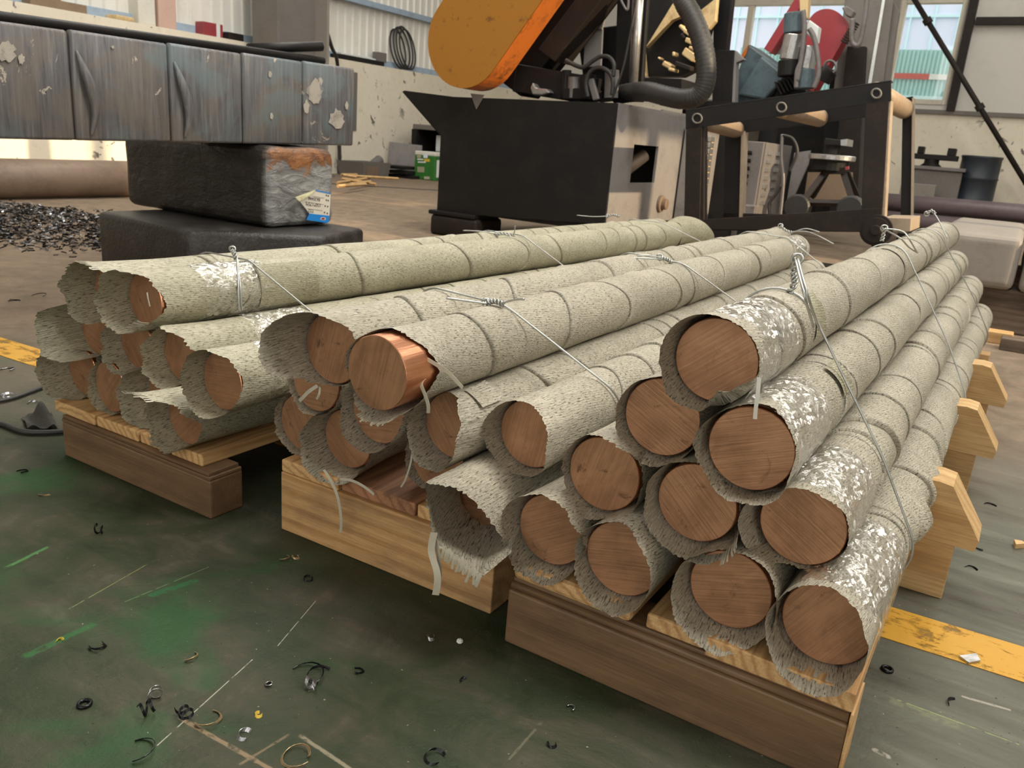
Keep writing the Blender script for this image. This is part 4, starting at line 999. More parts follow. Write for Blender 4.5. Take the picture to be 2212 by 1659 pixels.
mk('steel_bar', Geo().tube([W(G, -3.235, .4, 1.0465+.014), W(G, -3.23, 3.3, 1.1083+.014)], .019, 10), 'black_steel', smooth=True, label='dark steel bar lying along the top edge of the wrapped billet', cat='bar')
mk('loose_pipe', Geo().tube([W(G, -3.33, 2.9, 1.13), W(G, -3.22, 3.28, 1.19)], .024, 12), 'black_steel', smooth=True, label='short black pipe end on top of the wrapped billet by the column', cat='pipe')

for k, (u0, u1, lab) in enumerate(((-.40, .035, 'pale grey billet with rounded end face behind the right stack, sunlit on top'), (.06, .50, 'pale grey billet at the picture edge beside the other grey billet'))):
    o = roundbox('steel_billet', G, u0, u1, 5.10, 7.0, .236, .515+.0*k, 'machined_block', .035, None, fmat(G, (u0+u1)/2, 6, .236), .004, label=lab, cat='billet')
for k, v in enumerate((5.16, 6.6)):
    mk('dunnage_timber', Geo().box(G, -.6, .9, v, v+.2, 0, .236), 'grey_timber', bevel=.01, label=('dark timber block carrying the front ends of the grey billets', 'dark timber block carrying the rear ends of the grey billets')[k], cat='timber')
for k, (u, v, lab) in enumerate(((-.05, 4.78, 'short pale timber offcut on the floor in front of the grey billets'), (.16, 4.62, 'brown timber offcut on the floor beside the pale one'))):
    mk('timber_offcut', Geo().box(G, u-.12, u+.14, v, v+.10, 0, .06), ('pale_beam', 'grey_timber')[k], bevel=.004, label=lab, cat='timber')
P = [hit(x, y, 'v', 5.0) for x, y in ((-150, 390), (60, 389), (262, 386))]
p0, p1 = W(G, -12.0, 5.2, .165), W(G, -6.2, 4.75, .165)
a_, b_ = W(G, *UVZ(G, hit(0, 430, 'z', 0))[:2], .17), W(G, *UVZ(G, hit(262, 425, 'z', 0))[:2], .17)
dd = (b_-a_)/np.linalg.norm(b_-a_)
mk('rusty_pipe', Geo().tube([a_-dd*1.2+GV*.1, b_+dd*.9+GV*.1], .165, 40), 'rust_pipe', smooth=False, label='thick rusty round bar on the floor beyond the swarf heap', cat='pipe').data.polygons.foreach_set('use_smooth', [True]*42)
for k, (z, v) in enumerate(((.50, 9.0), (.335, 8.9))):
    mk('steel_pipe', Geo().tube([W(G, -1.3, v, z), W(G, 2.0, v, z+.04)], .085, 20), 'dark_pipe', smooth=True, label=('upper dark pipe lying behind the grey billets', 'lower dark pipe lying behind the grey billets')[k], cat='pipe')
tp = thing('pipe_trestle', 'dark trestle carrying the two dark pipes behind the grey billets', 'trestle', fmat(G, .4, 8.95, 0))
for u in (-1.1, 1.5): mk('timber', Geo().box(G, u, u+.2, 8.7, 9.15, 0, .255), 'grey_timber', parent=tp, bevel=.005); mk('stop', Geo().box(G, u, u+.2, 9.0, 9.15, .255, .42), 'grey_timber', parent=tp, bevel=.005)

# ------------------------------------------------------------------ band-saw with the ochre guard
m1 = thing('band_saw', 'black band-saw base with tilted ochre wheel guard and thick black hose', 'machine', fmat(G, -3.4, 6.2, 0))
VF = 5.6
front = [W(G, u, VF, z) for u, z in ((-4.57, 1.13), (-4.165, .81), (-4.165, .18), (-2.62, .26), (-2.62, 1.115), (-4.05, 1.10))]
mk('front_plate', Geo().prism(front, GV*.02), 'black_steel', parent=m1)
mk('tray_slope', Geo().prism([W(G, -4.57, VF+.02, 1.13), W(G, -4.165, VF+.02, .81), W(G, -4.165, VF+.02, .78), W(G, -4.60, VF+.02, 1.12)], GV*1.35), 'black_steel', parent=m1)
mk('lip_tab', Geo().prism(poly_v([(1017, 202), (1047, 205), (1029, 236)], VF-.004), -GV*.004), 'grey_steel', parent=m1)
side = Geo(); ua, ub = -2.635, -2.615                     # right side plate with its rectangular hole
side.box(G, ua, ub, VF+.02, 5.97, .24, 1.118); side.box(G, ua, ub, 6.46, 7.25, .24, 1.13)
side.box(G, ua, ub, 5.97, 6.46, .845, 1.12); side.box(G, ua, ub, 5.97, 6.46, .24, .56)
mk('side_plate', side, 'pale_steel', parent=m1)
mk('back_plate', Geo().box(G, -4.15, -2.64, 7.23, 7.25, .22, 1.12), 'black_steel', parent=m1)
mk('top_plate', Geo().box(G, -3.7, -2.64, 5.63, 7.23, 1.06, 1.09), 'black_steel', parent=m1)
mk('bottom_plate', Geo().box(G, -4.16, -2.64, 5.63, 7.23, .20, .23), 'black_steel', parent=m1)
mk('inner_pipe', Geo().tube([W(G, -2.86, 6.0, .50), W(G, -2.70, 6.38, .77)], .055, 16), 'rust_pipe', parent=m1, smooth=True)
mk('drain_fitting', Geo().lathe(hit(1426, 440, 'u', -2.61), [(.07, 0), (.07, .02), (.045, .025), (.045, .06), (.03, .065)], 16, GU), 'rust_pipe', parent=m1, smooth=False)
roundbox('foot_block', G, -4.2, -3.73, 5.55, 5.95, 0, .165, 'brown_steel', .03, m1)
mk('foot_pad', Geo().box(G, -4.22, -3.75, 5.55, 5.95, .165, .20), 'black_steel', parent=m1, bevel=.01)
roundbox('foot_block', G, -3.0, -2.66, 6.7, 7.2, 0, .165, 'brown_steel', .03, m1)
mk('foot_pad', Geo().box(G, -3.0, -2.66, 6.7, 7.2, .165, .20), 'black_steel', parent=m1, bevel=.01)
mk('foot_block', Geo().box(G, -2.95, -2.66, 5.7, 6.0, 0, .20), 'brown_steel', parent=m1, bevel=.02)
# stadium-shaped wheel guard leaning to the right
c0 = UVZ(G, hit(1003, 86, 'v', 5.42)); ax = np.array([.62, .785]); ax /= np.linalg.norm(ax); nx = np.array([-ax[1], ax[0]]); rg_ = .345
pl = [(c0[0]+rg_*(math.cos(a)*ax[0]+math.sin(a)*nx[0]), c0[2]+rg_*(math.cos(a)*ax[1]+math.sin(a)*nx[1])) for a in np.linspace(math.pi/2, 1.5*math.pi, 26)]
pl += [(pl[-1][0]+ax[0]*2.3, pl[-1][1]+ax[1]*2.3), (pl[0][0]+ax[0]*2.3, pl[0][1]+ax[1]*2.3)]
gf = [W(G, u, 5.42, z) for u, z in pl]
gd = Geo(); n = len(gf); dep = GV*.26
gd.prism(gf, GV*.012, 0)
vs = gf+[p+dep for p in gf]
gd.add(vs, [(i, (i+1) % n, (i+1) % n+n, i+n) for i in range(n)], 1)
gd.add([p+dep for p in gf], [list(range(n))], 1)
mk('wheel_guard', gd, ['ochre_paint', 'orange_paint'], parent=m1)
# bow and arm beams behind the guard
def beam_px(p, q_, v, wpx, dv, name, mat, par):
    p = np.array(p, float); q_ = np.array(q_, float); d = q_-p; nn = np.array([-d[1], d[0]])/np.hypot(*d)*wpx/2
    return mk(name, Geo().prism(poly_v([p+nn, q_+nn, q_-nn, p-nn], v), GV*dv), mat, parent=par, bevel=.008)
beam_px((1180, 120), (1300, -40), 5.75, 46, .25, 'bow_beam', 'brown_steel', m1)
beam_px((1100, 190), (1260, -20), 5.9, 60, .3, 'bow_beam', 'black_steel', m1)
beam_px((1190, 150), (1180, 210), 5.8, 150, .3, 'gear_housing', 'black_steel', m1)
beam_px((1290, 60), (1310, 210), 6.3, 90, .3, 'motor_mount', 'black_steel', m1)
beam_px((1245, 190), (1245, 215), 5.75, 60, .2, 'vise_block', 'black_steel', m1)
beam_px((1283, 60), (1279, 145), 6.1, 40, .02, 'grey_plate', 'pale_steel', m1)
beam_px((1295, 20), (1285, 62), 6.09, 32, .02, 'grey_plate', 'pale_steel', m1)
for x, r_, h_ in ((1222, 10, 60), (1240, 14, 45), (1268, 16, 50), (1320, 14, 60)):
    a, b = hit(x, 212, 'v', 5.8), hit(x+2, 212-h_, 'v', 5.8); mk('cylinder', Geo().cyl(a, b, r_*.0037, n=16), 'grey_steel' if x in (1240, 1320) else 'black_steel', parent=m1)
beam_px((1274, 170), (1287, 216), 5.74, 14, .03, 'bracket', 'grey_steel', m1)
beam_px((1352, -60), (1342, 214), 6.1, 34, .3, 'guide_column', 'black_steel', m1)
a, b = hit(1385, -60, 'v', 6.0), hit(1367, 200, 'v', 6.0); mk('guide_rod', Geo().cyl(a, b, .033, n=20), 'bare_steel', parent=m1, smooth=True)
beam_px((1398, -60), (1380, 195), 6.12, 10, .05, 'guide_rail', 'black_steel', m1)
mk('crumpled_foil', Geo().prism(poly_v([(1145, 190), (1150, 178), (1158, 190), (1180, 192), (1188, 200), (1170, 206), (1150, 205)], 5.70), GV*.08), 'bare_steel', parent=m1, bevel=.01)
hs = curve([hit(x, y, 'v', v) for x, y, v in ((1335, 205, 6.0), (1362, 200, 5.9), (1400, 198, 5.8), (1440, 208, 5.75), (1478, 214, 5.7), (1510, 205, 5.7), (1524, 175, 5.7), (1524, 130, 5.7), (1513, 80, 5.72), (1495, 35, 5.75), (1478, 5, 5.8), (1462, -40, 5.9))], 14)
rr_ = [.068+.0022*math.sin(i*2.4) for i in range(len(hs))]
mk('hose', Geo().tube(hs, rr_, 18), 'rubber', parent=m1, smooth=True)
for pts in (((1222, 130), (1245, 142), (1262, 145), (1280, 132), (1298, 122), (1316, 124), (1326, 140), (1325, 165)), ((1270, 210), (1266, 180), (1275, 155), (1295, 146), (1315, 155), (1324, 175), (1322, 205)), ((1322, 215), (1345, 150), (1358, 90), (1373, 10), (1378, -40))):
    mk('cable', Geo().tube(curve([hit(x, y, 'v', 5.72) for x, y in pts], 8), .016 if len(pts) > 5 else .009, 8), 'rubber', parent=m1, smooth=True)
mk('cable', Geo().tube(curve([hit(x, y, 'v', 5.9) for x, y in ((1335, -20), (1345, 8), (1356, 20), (1358, -20))], 8), .009, 6), 'pale_steel', parent=m1, smooth=True)

# ------------------------------------------------------------------ second machine: dark head, sunlight put into the colour of its castings
mh = thing('saw_head', 'dark tilted saw head with sunlit brass-coloured castings behind the black hose', 'machine', fmat(G, -2.9, 7.6, 0))
mk('head_plate', Geo().prism(poly_v([(1400, -60), (1560, -60), (1530, 60), (1500, 150), (1470, 165), (1394, 165), (1388, 60)], 7.9), GV*.15), 'black_steel', parent=mh)
mk('sun_painted_web', Geo().prism(poly_v([(1455, 5), (1478, 32), (1450, 44), (1395, 102)], 7.8), GV*.08), 'tan_and_painted_sun', parent=mh)
mk('sun_painted_web', Geo().prism(poly_v([(1388, 75), (1396, 165), (1378, 164)], 7.82), GV*.05), 'tan_and_painted_sun', parent=mh)
mk('sun_painted_web', Geo().prism(poly_v([(1510, 25), (1548, -5), (1544, 45), (1530, 62), (1518, 58)], 7.8), GV*.08), 'tan_and_painted_sun', parent=mh)
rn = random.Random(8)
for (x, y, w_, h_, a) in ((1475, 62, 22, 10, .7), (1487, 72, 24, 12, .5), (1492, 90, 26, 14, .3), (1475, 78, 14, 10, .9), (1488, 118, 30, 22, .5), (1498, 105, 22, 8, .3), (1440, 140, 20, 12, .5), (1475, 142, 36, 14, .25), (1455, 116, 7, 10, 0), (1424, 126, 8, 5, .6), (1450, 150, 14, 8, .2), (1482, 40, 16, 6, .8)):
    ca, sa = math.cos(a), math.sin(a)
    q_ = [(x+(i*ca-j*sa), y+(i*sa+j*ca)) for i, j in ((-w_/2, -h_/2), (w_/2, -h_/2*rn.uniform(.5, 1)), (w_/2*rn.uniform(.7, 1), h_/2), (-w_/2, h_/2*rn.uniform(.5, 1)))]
    mk('casting', Geo().prism(poly_v(q_, 7.72), GV*rn.uniform(.08, .16)), 'tan_and_painted_sun' if rn.random() < .8 else 'brown_steel', parent=mh, bevel=.01)
mk('head_base', Geo().prism(poly_v([(1376, 167), (1472, 170), (1472, 215), (1376, 205)], 7.3), GV*.5), 'black_steel', parent=mh)
mk('base_column', Geo().box(G, -2.60, -2.2, 7.35, 7.8, 0, 1.2), 'black_steel', parent=mh)
mk('base_column', Geo().box(G, -3.0, -2.1, 7.9, 8.05, 0, 1.3), 'black_steel', parent=mh)

m2 = thing('band_saw', 'dark band-saw with a red wheel guard and blue-grey gearbox behind the cart', 'machine', fmat(G, -2.0, 8.6, 0))
bp = lambda name, pts, v, dv, mat, bev=.0: mk(name, Geo().prism(poly_v(pts, v), GV*dv), mat, parent=m2, bevel=bev)
bp('guide_post', [(1543, -40), (1584, -40), (1568, 112), (1540, 112)], 8.2, .12, 'black_steel', .005)
bp('guide_post', [(1540, 108), (1586, 108), (1578, 225), (1538, 230)], 8.0, .14, 'black_steel', .005)
bp('painted_lit_corner', [(1586, 108), (1606, 128), (1590, 135), (1580, 480), (1570, 480)], 8.02, .1, 'pale_steel')  # pale strip paints the sunlit edge of the post
# red stadium guard
pc = np.array([1786., 62.]); axp = np.array([-.50, .866]); nxp = np.array([-axp[1], axp[0]]); rp = 43
rpl = [pc+rp*(math.cos(a)*-axp+math.sin(a)*nxp) for a in np.linspace(-math.pi/2, math.pi/2, 20)]
rpl += [rpl[-1]+axp*150, rpl[0]+axp*150]
rf = poly_v(rpl, 8.9); gd = Geo(); n = len(rf); dep = GV*.22
gd.prism(rf, GV*.01); gd.add(rf+[p+dep for p in rf], [(i, (i+1) % n, (i+1) % n+n, i+n) for i in range(n)]); gd.add([p+dep for p in rf], [list(range(n))])
mk('wheel_guard', gd, 'red_paint', parent=m2)
bp('guard_arm', [(1718, -5), (1735, 5), (1665, 115), (1650, 105)], 8.85, .2, 'red_paint', .005)
bp('guard_arm', [(1735, 20), (1740, 120), (1660, 115)], 9.1, .05, 'pale_steel')
bp('gearbox', [(1617, 94), (1715, 165), (1640, 225), (1588, 230), (1595, 150)], 8.3, .4, 'blue_grey_paint', .02)
bp('orange_edge', [(1602, 118), (1617, 96), (1612, 116), (1603, 130)], 8.29, .3, 'orange_paint')
bp('gearbox_cover', [(1645, 120), (1700, 165), (1650, 215), (1592, 205)], 8.22, .08, 'blue_grey_paint', .02)
for k in range(7):
    x = 1672+k*7.5; y = 200-k*-1.5-k*5
    bp('cooling_fin', [(x, y-22), (x+4, y-24), (x+18, y+2), (x+14, y+4)], 8.15, .25, 'black_steel')
bp('motor_body', [(1690, 160), (1745, 195), (1735, 225), (1660, 225)], 8.3, .3, 'black_steel', .02)
for (x0, y0, x1, y1, r_, nm, mt) in ((1717, 75, 1704, 130, 17, 'cylinder_barrel', 'bare_steel'), (1750, 100, 1740, 150, 15, 'cylinder_barrel', 'bare_steel'), (1716, 28, 1714, 72, 17, 'cylinder_head', 'blue_grey_paint'), (1704, 130, 1702, 165, 18, 'cylinder_foot', 'black_steel'), (1740, 150, 1737, 192, 17, 'cylinder_foot', 'blue_grey_paint')):
    v_ = 8.1; a, b = hit(x0, y0, 'v', v_), hit(x1, y1, 'v', v_); mk(nm, Geo().cyl(a, b, r_*.0052, n=20), mt, parent=m2, smooth=False, bevel=.008)
bp('valve_block', [(1748, 42), (1769, 58), (1764, 92), (1735, 68)], 8.05, .12, 'cement_white', .01)
bp('rod_guide', [(1726, -20), (1748, -20), (1744, 40), (1728, 40)], 8.1, .1, 'tan_and_painted_sun', .01)
for pts in (((1735, 22), (1738, 60), (1732, 120), (1722, 175)), ((1748, 62), (1758, 80), (1766, 120), (1768, 160), (1758, 190)), ((1842, 40), (1840, 85), (1848, 98), (1858, 90), (1868, 40), (1875, -20)), ((1730, 135), (1722, 155), (1720, 190))):
    mk('cable', Geo().tube(curve([hit(x, y, 'v', 8.0) for x, y in pts], 8), .022, 8), 'grey_steel', parent=m2, smooth=True)
bp('main_column', [(1830, -40), (1935, -40), (1905, 200), (1800, 200)], 9.3, .5, 'column_grey', .005)
bp('column_face', [(1830, 100), (1870, 100), (1850, 470), (1790, 470)], 9.2, .1, 'brown_steel', .005)
bp('column_edge', [(1909, -20), (1915, -20), (1882, 180), (1875, 180)], 9.28, .03, 'cement_white')
bp('column_wing', [(1915, -20), (1942, 25), (1915, 180), (1884, 180)], 9.35, .1, 'column_grey')
bp('lower_body', [(1795, 150), (1860, 152), (1850, 470), (1760, 470)], 9.4, .4, 'black_steel', .01)
for k in range(9): bp('fan_fin', [(1815+k*3.2, 88-k*5), (1818+k*3.2, 85-k*5), (1829+k*3, 90-k*5), (1827+k*3, 93-k*5)], 8.8, .1, 'brown_steel')
mk('pipe_elbow', Geo().tube(curve([hit(x, y, 'v', 8.7) for x, y in ((1775, 175), (1785, 160), (1795, 150))], 6), .08, 16), 'black_steel', parent=m2, smooth=True)
ring = [hit(1793+13*math.cos(a), 145+14*math.sin(a), 'v', 8.66) for a in np.linspace(0, 6.28, 28, endpoint=False)]
mk('pipe_rim', Geo().tube(ring, .012, 6, closed=True), 'grey_steel', parent=m2, smooth=True)
bp('motor_cap', [(1818, 16), (1830, 12), (1846, 24), (1838, 38), (1826, 32)], 8.8, .12, 'grey_steel', .01)
bp('lower_frame', [(1640, 225), (1800, 215), (1790, 480), (1650, 480)], 9.9, .2, 'black_steel')

# ------------------------------------------------------------------ vented cabinet, chain-faced base and jack stand seen through the cart
cb = thing('control_cabinet', 'grey vented steel cabinet seen through the dark cart', 'cabinet', fmat(G, -2.3, 7.6, 0))
f = poly_v([(1606, 308), (1655, 313), (1640, 480), (1600, 480)], 7.4)
zc = np.array([0, 0, 1.])
u0, u1 = -2.26, -1.99
mk('body', Geo().box(G, -2.34, -2.03, 7.4, 8.4, 0, .955), 'grey_steel', parent=cb, bevel=.006)
for k in range(7): mk('louver', Geo().prism([W(G, -2.30, 7.398, .45+k*.065), W(G, -2.12, 7.398, .45+k*.065), W(G, -2.12, 7.38, .462+k*.065), W(G, -2.30, 7.38, .462+k*.065)], Z*.02), 'black_steel', parent=cb)
mk('side_panel', Geo().box(G, -2.032, -2.02, 7.43, 8.1, .3, .95), 'grey_steel', parent=cb)
for k in range(7):
    for j in range(2):
        mk('vent_tab', Geo().box(G, -2.022, -2.008, 7.52+j*.28, 7.66+j*.28, .42+k*.072, .455+k*.072), 'bare_steel', parent=cb)
mk('junction_box', Geo().box(G, -2.1, -1.98, 7.25, 7.42, .15, .42), 'grey_steel', parent=cb, bevel=.008)
for pts in (((1690, 290), (1688, 340), (1692, 390), (1685, 470)), ((1688, 400), (1675, 420), (1662, 440), (1664, 470)), ((1690, 292), (1712, 300), (1722, 330), (1705, 370))):
    mk('cable', Geo().tube(curve([hit(x, y, 'v', 7.2) for x, y in pts], 8), .014, 6), 'rubber' if pts[0][0] != 1690 or pts[-1][0] == 1705 else 'grey_steel', parent=cb, smooth=True)
ch = thing('machine_plinth', 'pale sunlit machine plinth with a strip of steel blocks seen through the cart', 'plinth', fmat(G, -2.5, 7.2, 0))
mk('plinth_body', Geo().box(G, -2.60, -2.42, 6.97, 7.6, 0, 1.02), 'pale_steel', parent=ch, bevel=.006)
for k in range(9): mk('steel_block', Geo().box(G, -2.421, -2.385, 7.02, 7.14, .52+k*.05, .563+k*.05), 'bare_steel', parent=ch, bevel=.004)
mk('oil_stain_edge', Geo().box(G, -2.421, -2.412, 7.15, 7.20, .55, .95), 'tan_and_painted_sun', parent=ch)
js = thing('jack_stand', 'dark four-legged roller stand with a round disc seen through the cart', 'stand', fmat(G, -1.55, 7.9, 0))
c = UVZ(G, hit(1787, 355, 'v', 7.9)); cu = c[0]
L7 = lambda x, y, v=7.9: hit(x, y, 'v', v)
mk('top_plate', Geo().prism(poly_v([(1782, 298), (1816, 302), (1816, 314), (1780, 313)], 7.8), GV*.3), 'black_steel', parent=js, bevel=.006)
mk('top_jaw', Geo().prism(poly_v([(1816, 302), (1830, 300), (1828, 315), (1816, 314)], 7.8), GV*.3), 'bare_steel', parent=js)
mk('neck', Geo().cyl(L7(1797, 334), L7(1799, 314), .07, n=18), 'black_steel', parent=js)
cc = L7(1797, 340)
mk('disc', Geo().lathe(cc-Z*.025, [(.19, 0), (.20, .006), (.20, .04), (.19, .046)], 32), 'bare_steel', parent=js)
mk('hub', Geo().lathe(cc-Z*.13, [(.13, 0), (.16, .02), (.16, .10)], 24), 'black_steel', parent=js)
for (xa, ya, xb, yb, dv) in ((1785, 368, 1738, 430, -.2), (1820, 368, 1845, 445, -.2), (1826, 365, 1856, 435, .25), (1790, 365, 1755, 425, .25)):
    a, b = L7(xa, ya, 7.9+dv*.3), L7(xb, yb, 7.9+dv); mk('leg', Geo().tube([a, b], .035, 4), 'brown_steel', parent=js)
mk('foot_bar', Geo().tube([L7(1735, 437, 7.7), L7(1850, 440, 7.7)], .03, 4), 'brown_steel', parent=js)
mk('apron_plate', Geo().prism(poly_v([(1775, 362), (1830, 362), (1822, 376), (1780, 376)], 7.78), GV*.2), 'brown_steel', parent=js)
for (x, y, v) in ((1720, 448, 7.65), (1835, 452, 7.65)):
    a = L7(x, y, v); mk('wheel', Geo().lathe(a, [(.05, 0), (.10, .0), (.115, .02), (.115, .10), (.10, .12), (.05, .12)], 26, GV), 'rubber', parent=js)
mk('red_tag', Geo().prism(poly_v([(1826, 360), (1833, 359), (1833, 366), (1826, 367)], 7.6), GV*.03), 'red_paint', parent=js)
mk('brown_board', Geo().prism(poly_v([(1745, 372), (1840, 372), (1845, 445), (1735, 440)], 8.6), GV*.05), 'brown_card', label='brown sheet standing behind the dark roller stand', cat='board')
mk('leaning_panel', Geo().prism(poly_v([(1716, 330), (1750, 325), (1745, 355), (1712, 430), (1700, 432)], 8.3), GV*.04), 'pale_steel', label='light grey panel leaning beside the vented cabinet', cat='panel')

# ------------------------------------------------------------------ roller cart
ct = thing('roller_cart', 'dark steel roller cart with three rollers behind the wrapped rods', 'cart', fmat(G, -1.3, 5.7, 0))
cf = lambda nm, pts, v=5.09, dv=.012, mat='brown_steel': mk(nm, Geo().prism(poly_v(pts, v), GV*dv), mat, parent=ct, bevel=.002)
cf('top_rail', [(1481, 241), (1925, 177), (1925, 218), (1481, 279)], mat='black_steel')
cf('top_flange', [(1481, 237), (1925, 173), (1925, 177), (1481, 241)], 5.09, .07, 'black_steel')
cf('post', [(1482, 276), (1516, 272), (1511, 486), (1477, 492)])
cf('post_flange', [(1516, 272), (1521, 272), (1520, 474), (1511, 486)], 5.10, .07)
cf('post', [(1870, 224), (1920, 217), (1905, 470), (1860, 470)])
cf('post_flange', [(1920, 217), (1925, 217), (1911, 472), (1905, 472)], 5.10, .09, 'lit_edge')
cf('bottom_rail', [(1478, 477), (1905, 449), (1905, 502), (1478, 494)], 5.085, .012)
cf('bottom_flange', [(1478, 492), (1905, 498), (1905, 502), (1478, 497)], 5.09, .09)
bk = 6.27
cf('back_post', [(1950, 215), (1970, 211), (1968, 480), (1945, 480)], bk, .07, 'black_steel')
cf('back_post', [(1566, 285), (1601, 283), (1596, 470), (1562, 470)], bk, .07, 'black_steel')
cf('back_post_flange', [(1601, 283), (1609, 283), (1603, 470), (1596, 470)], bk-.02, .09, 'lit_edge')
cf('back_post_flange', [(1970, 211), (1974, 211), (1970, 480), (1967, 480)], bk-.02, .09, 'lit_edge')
cf('back_rail', [(1560, 268), (1972, 208), (1972, 240), (1560, 292)], bk, .03, 'black_steel')
cf('back_bottom_rail', [(1560, 460), (1970, 470), (1970, 490), (1560, 480)], bk, .03)
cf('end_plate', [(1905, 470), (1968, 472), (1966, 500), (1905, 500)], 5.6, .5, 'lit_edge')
for k, (x, y, xb, yb, r_) in enumerate(((1506, 256, 1590, 280, .060), (1688, 232, 1770, 255, .060), (1893, 202, 1953, 236, .062))):
    a, b = hit(x, y, 'v', 5.13), hit(xb, yb, 'v', bk-.02)
    ro = mk('roller', Geo().cyl(a, b, r_, n=30), 'roller_tan', parent=ct, smooth=False); ro.data.polygons.foreach_set('use_smooth', [True]*32)
    bolt = [hit(x+10*math.cos(q_), y+10*math.sin(q_), 'v', 5.084) for q_ in np.linspace(0, 6.28, 20, endpoint=False)]
    mk('axle_ring', Geo().tube(bolt, .006, 6, closed=True), 'column_grey', parent=ct, smooth=True)
for (x, y, v, r_) in ((1893, 497, 5.0, .085), (1432, 512, 5.2, .075)):
    a = hit(x, y, 'v', v); mk('wheel', Geo().lathe(a-GV*.03, [(.025, -.012), (.03, 0), (r_*.8, .0), (r_*.82, .012), (r_, .012), (r_, .05), (r_*.8, .06)], 28, GV), 'brown_steel', parent=ct)
for (u_, v_, h_) in ((-1.80, 5.12, .33), (-.70, 5.12, .40), (-1.80, 6.2, .33), (-.70, 6.2, .40)):
    mk('stand_leg', Geo().box(G, u_, u_+.09, v_, v_+.09, 0, h_), 'black_steel', parent=ct)
mk('ground_skid', Geo().box(G, -1.95, -.55, 5.08, 5.24, .10, .24), 'brown_steel', parent=ct, bevel=.01)

# ------------------------------------------------------------------ along the back wall
tb = thing('vise_bench', 'dark bench with a channel-shaped fixture against the back wall', 'bench', fmat(G, -1.45, 16.3, 0))
mk('bench_body', Geo().box(G, -1.85, -1.02, 16.2, 16.8, 0, .86), 'column_grey', parent=tb, bevel=.01)
mk('bench_top', Geo().box(G, -1.95, -.98, 16.15, 16.85, .86, .92), 'grey_steel', parent=tb, bevel=.01)
mk('fixture_bed', Geo().box(G, -1.95, -1.15, 16.3, 16.55, 1.03, 1.12), 'black_steel', parent=tb, bevel=.01)
mk('fixture_jaw', Geo().box(G, -1.33, -1.2, 16.3, 16.55, 1.12, 1.24), 'black_steel', parent=tb, bevel=.01)
mk('fixture_jaw', Geo().box(G, -1.8, -1.7, 16.3, 16.55, 1.12, 1.24), 'black_steel', parent=tb, bevel=.01)
mk('fixture_stem', Geo().lathe(W(G, -1.55, 16.42, .92), [(.18, 0), (.12, .05), (.12, .12)], 20), 'black_steel', parent=tb)
mk('pale_board', Geo().box(G, -1.9, -1.35, 15.9, 16.0, .25, .62), 'machined_block', label='pale rectangular board leaning in front of the wall bench', cat='board', bevel=.01)
dr = thing('oil_drum', 'dark blue steel drum against the peeling wall', 'drum', fmat(G, -.80, 16.6, 0))
mk('drum_body', Geo().lathe(W(G, -.80, 16.6, 0), [(.29, 0), (.31, .02), (.31, .38), (.325, .40), (.31, .42), (.31, .76), (.325, .78), (.31, .80), (.31, 1.10), (.322, 1.12), (.322, 1.15), (.30, 1.15), (.30, 1.12)], 36), 'navy_drum', parent=dr, smooth=True)
mk('drum_lid', Geo().lathe(W(G, -.80, 16.6, 1.115), [(.30, 0), (.30, .015)], 30), 'brown_steel', parent=dr)
P = [hit(1965, -18, 'v', 17.0), hit(2220, 402, 'v', 17.0)]
dp = thing('brace_rod', 'dark diagonal bracing rod crossing in front of the right window', 'brace', fmat(G, *UVZ(G, P[1])))
d = P[1]-P[0]
mk('rod', Geo().tube([P[0]-d*.3, P[1]+d*.35], .045, 14), 'brown_steel', parent=dp, smooth=True)
for f_ in (.155, .60): mk('coupling', Geo().cyl(P[0]+d*(f_-.012), P[0]+d*(f_+.012), .075, n=14), 'brown_steel', parent=dp)

# corner by the left wall: tin, cabinet, trough, scrap
gt = thing('paint_tin', 'square green tin with a white side on the floor by the left wall', 'tin', fmat(G, -9.2, 12.0, 0))
mk('tin_body', Geo().box(G, -9.48, -9.02, 12.0, 12.35, 0, .42), 'green_tin', parent=gt, bevel=.015)
mk('tin_lid', Geo().box(G, -9.48, -9.02, 12.0, 12.35, .42, .49), 'white_plastic', parent=gt, bevel=.015)
mk('white_panel', Geo().box(G, -9.018, -9.012, 12.05, 12.3, .06, .36), 'cement_white', parent=gt)
for (x, y, w_, h_, mt) in ((905, 337, 9, 8, 'woven_wrap_olive'), (919, 337, 9, 8, 'pale_blue_sheet'), (908, 344, 13, 3, 'cement_white'), (922, 346, 12, 6, 'yellow_mark'), (911, 350, 17, 3, 'cement_white'), (909, 366, 15, 12, 'woven_wrap_olive'), (900, 384, 10, 5, 'woven_wrap_olive'), (922, 384, 12, 6, 'woven_wrap_olive')):
    mk('printed_mark', Geo().prism(poly_v([(x-w_/2, y-h_/2), (x+w_/2, y-h_/2+.6), (x+w_/2, y+h_/2+.4), (x-w_/2, y+h_/2)], 11.995), GV*.003), mt, parent=gt)
sh = thing('side_table', 'dark low shelf table beside the green tin by the left wall', 'table', fmat(G, -9.1, 12.9, 0))
mk('table_top', Geo().box(G, -9.95, -8.4, 12.5, 13.4, .86, .95), 'column_grey', parent=sh, bevel=.01)
mk('raised_back', Geo().box(G, -9.7, -8.4, 12.9, 13.3, .95, 1.22), 'column_grey', parent=sh, bevel=.01)
mk('side_panel', Geo().box(G, -9.97, -9.86, 12.5, 13.4, 0, .86), 'black_steel', parent=sh)
mk('back_panel', Geo().box(G, -9.86, -8.4, 13.36, 13.4, 0, .86), 'black_steel', parent=sh)
for u in (-9.9, -8.5):
    for v in (12.52, 13.3): mk('leg', Geo().box(G, u, u+.06, v, v+.06, 0, .86), 'black_steel', parent=sh)
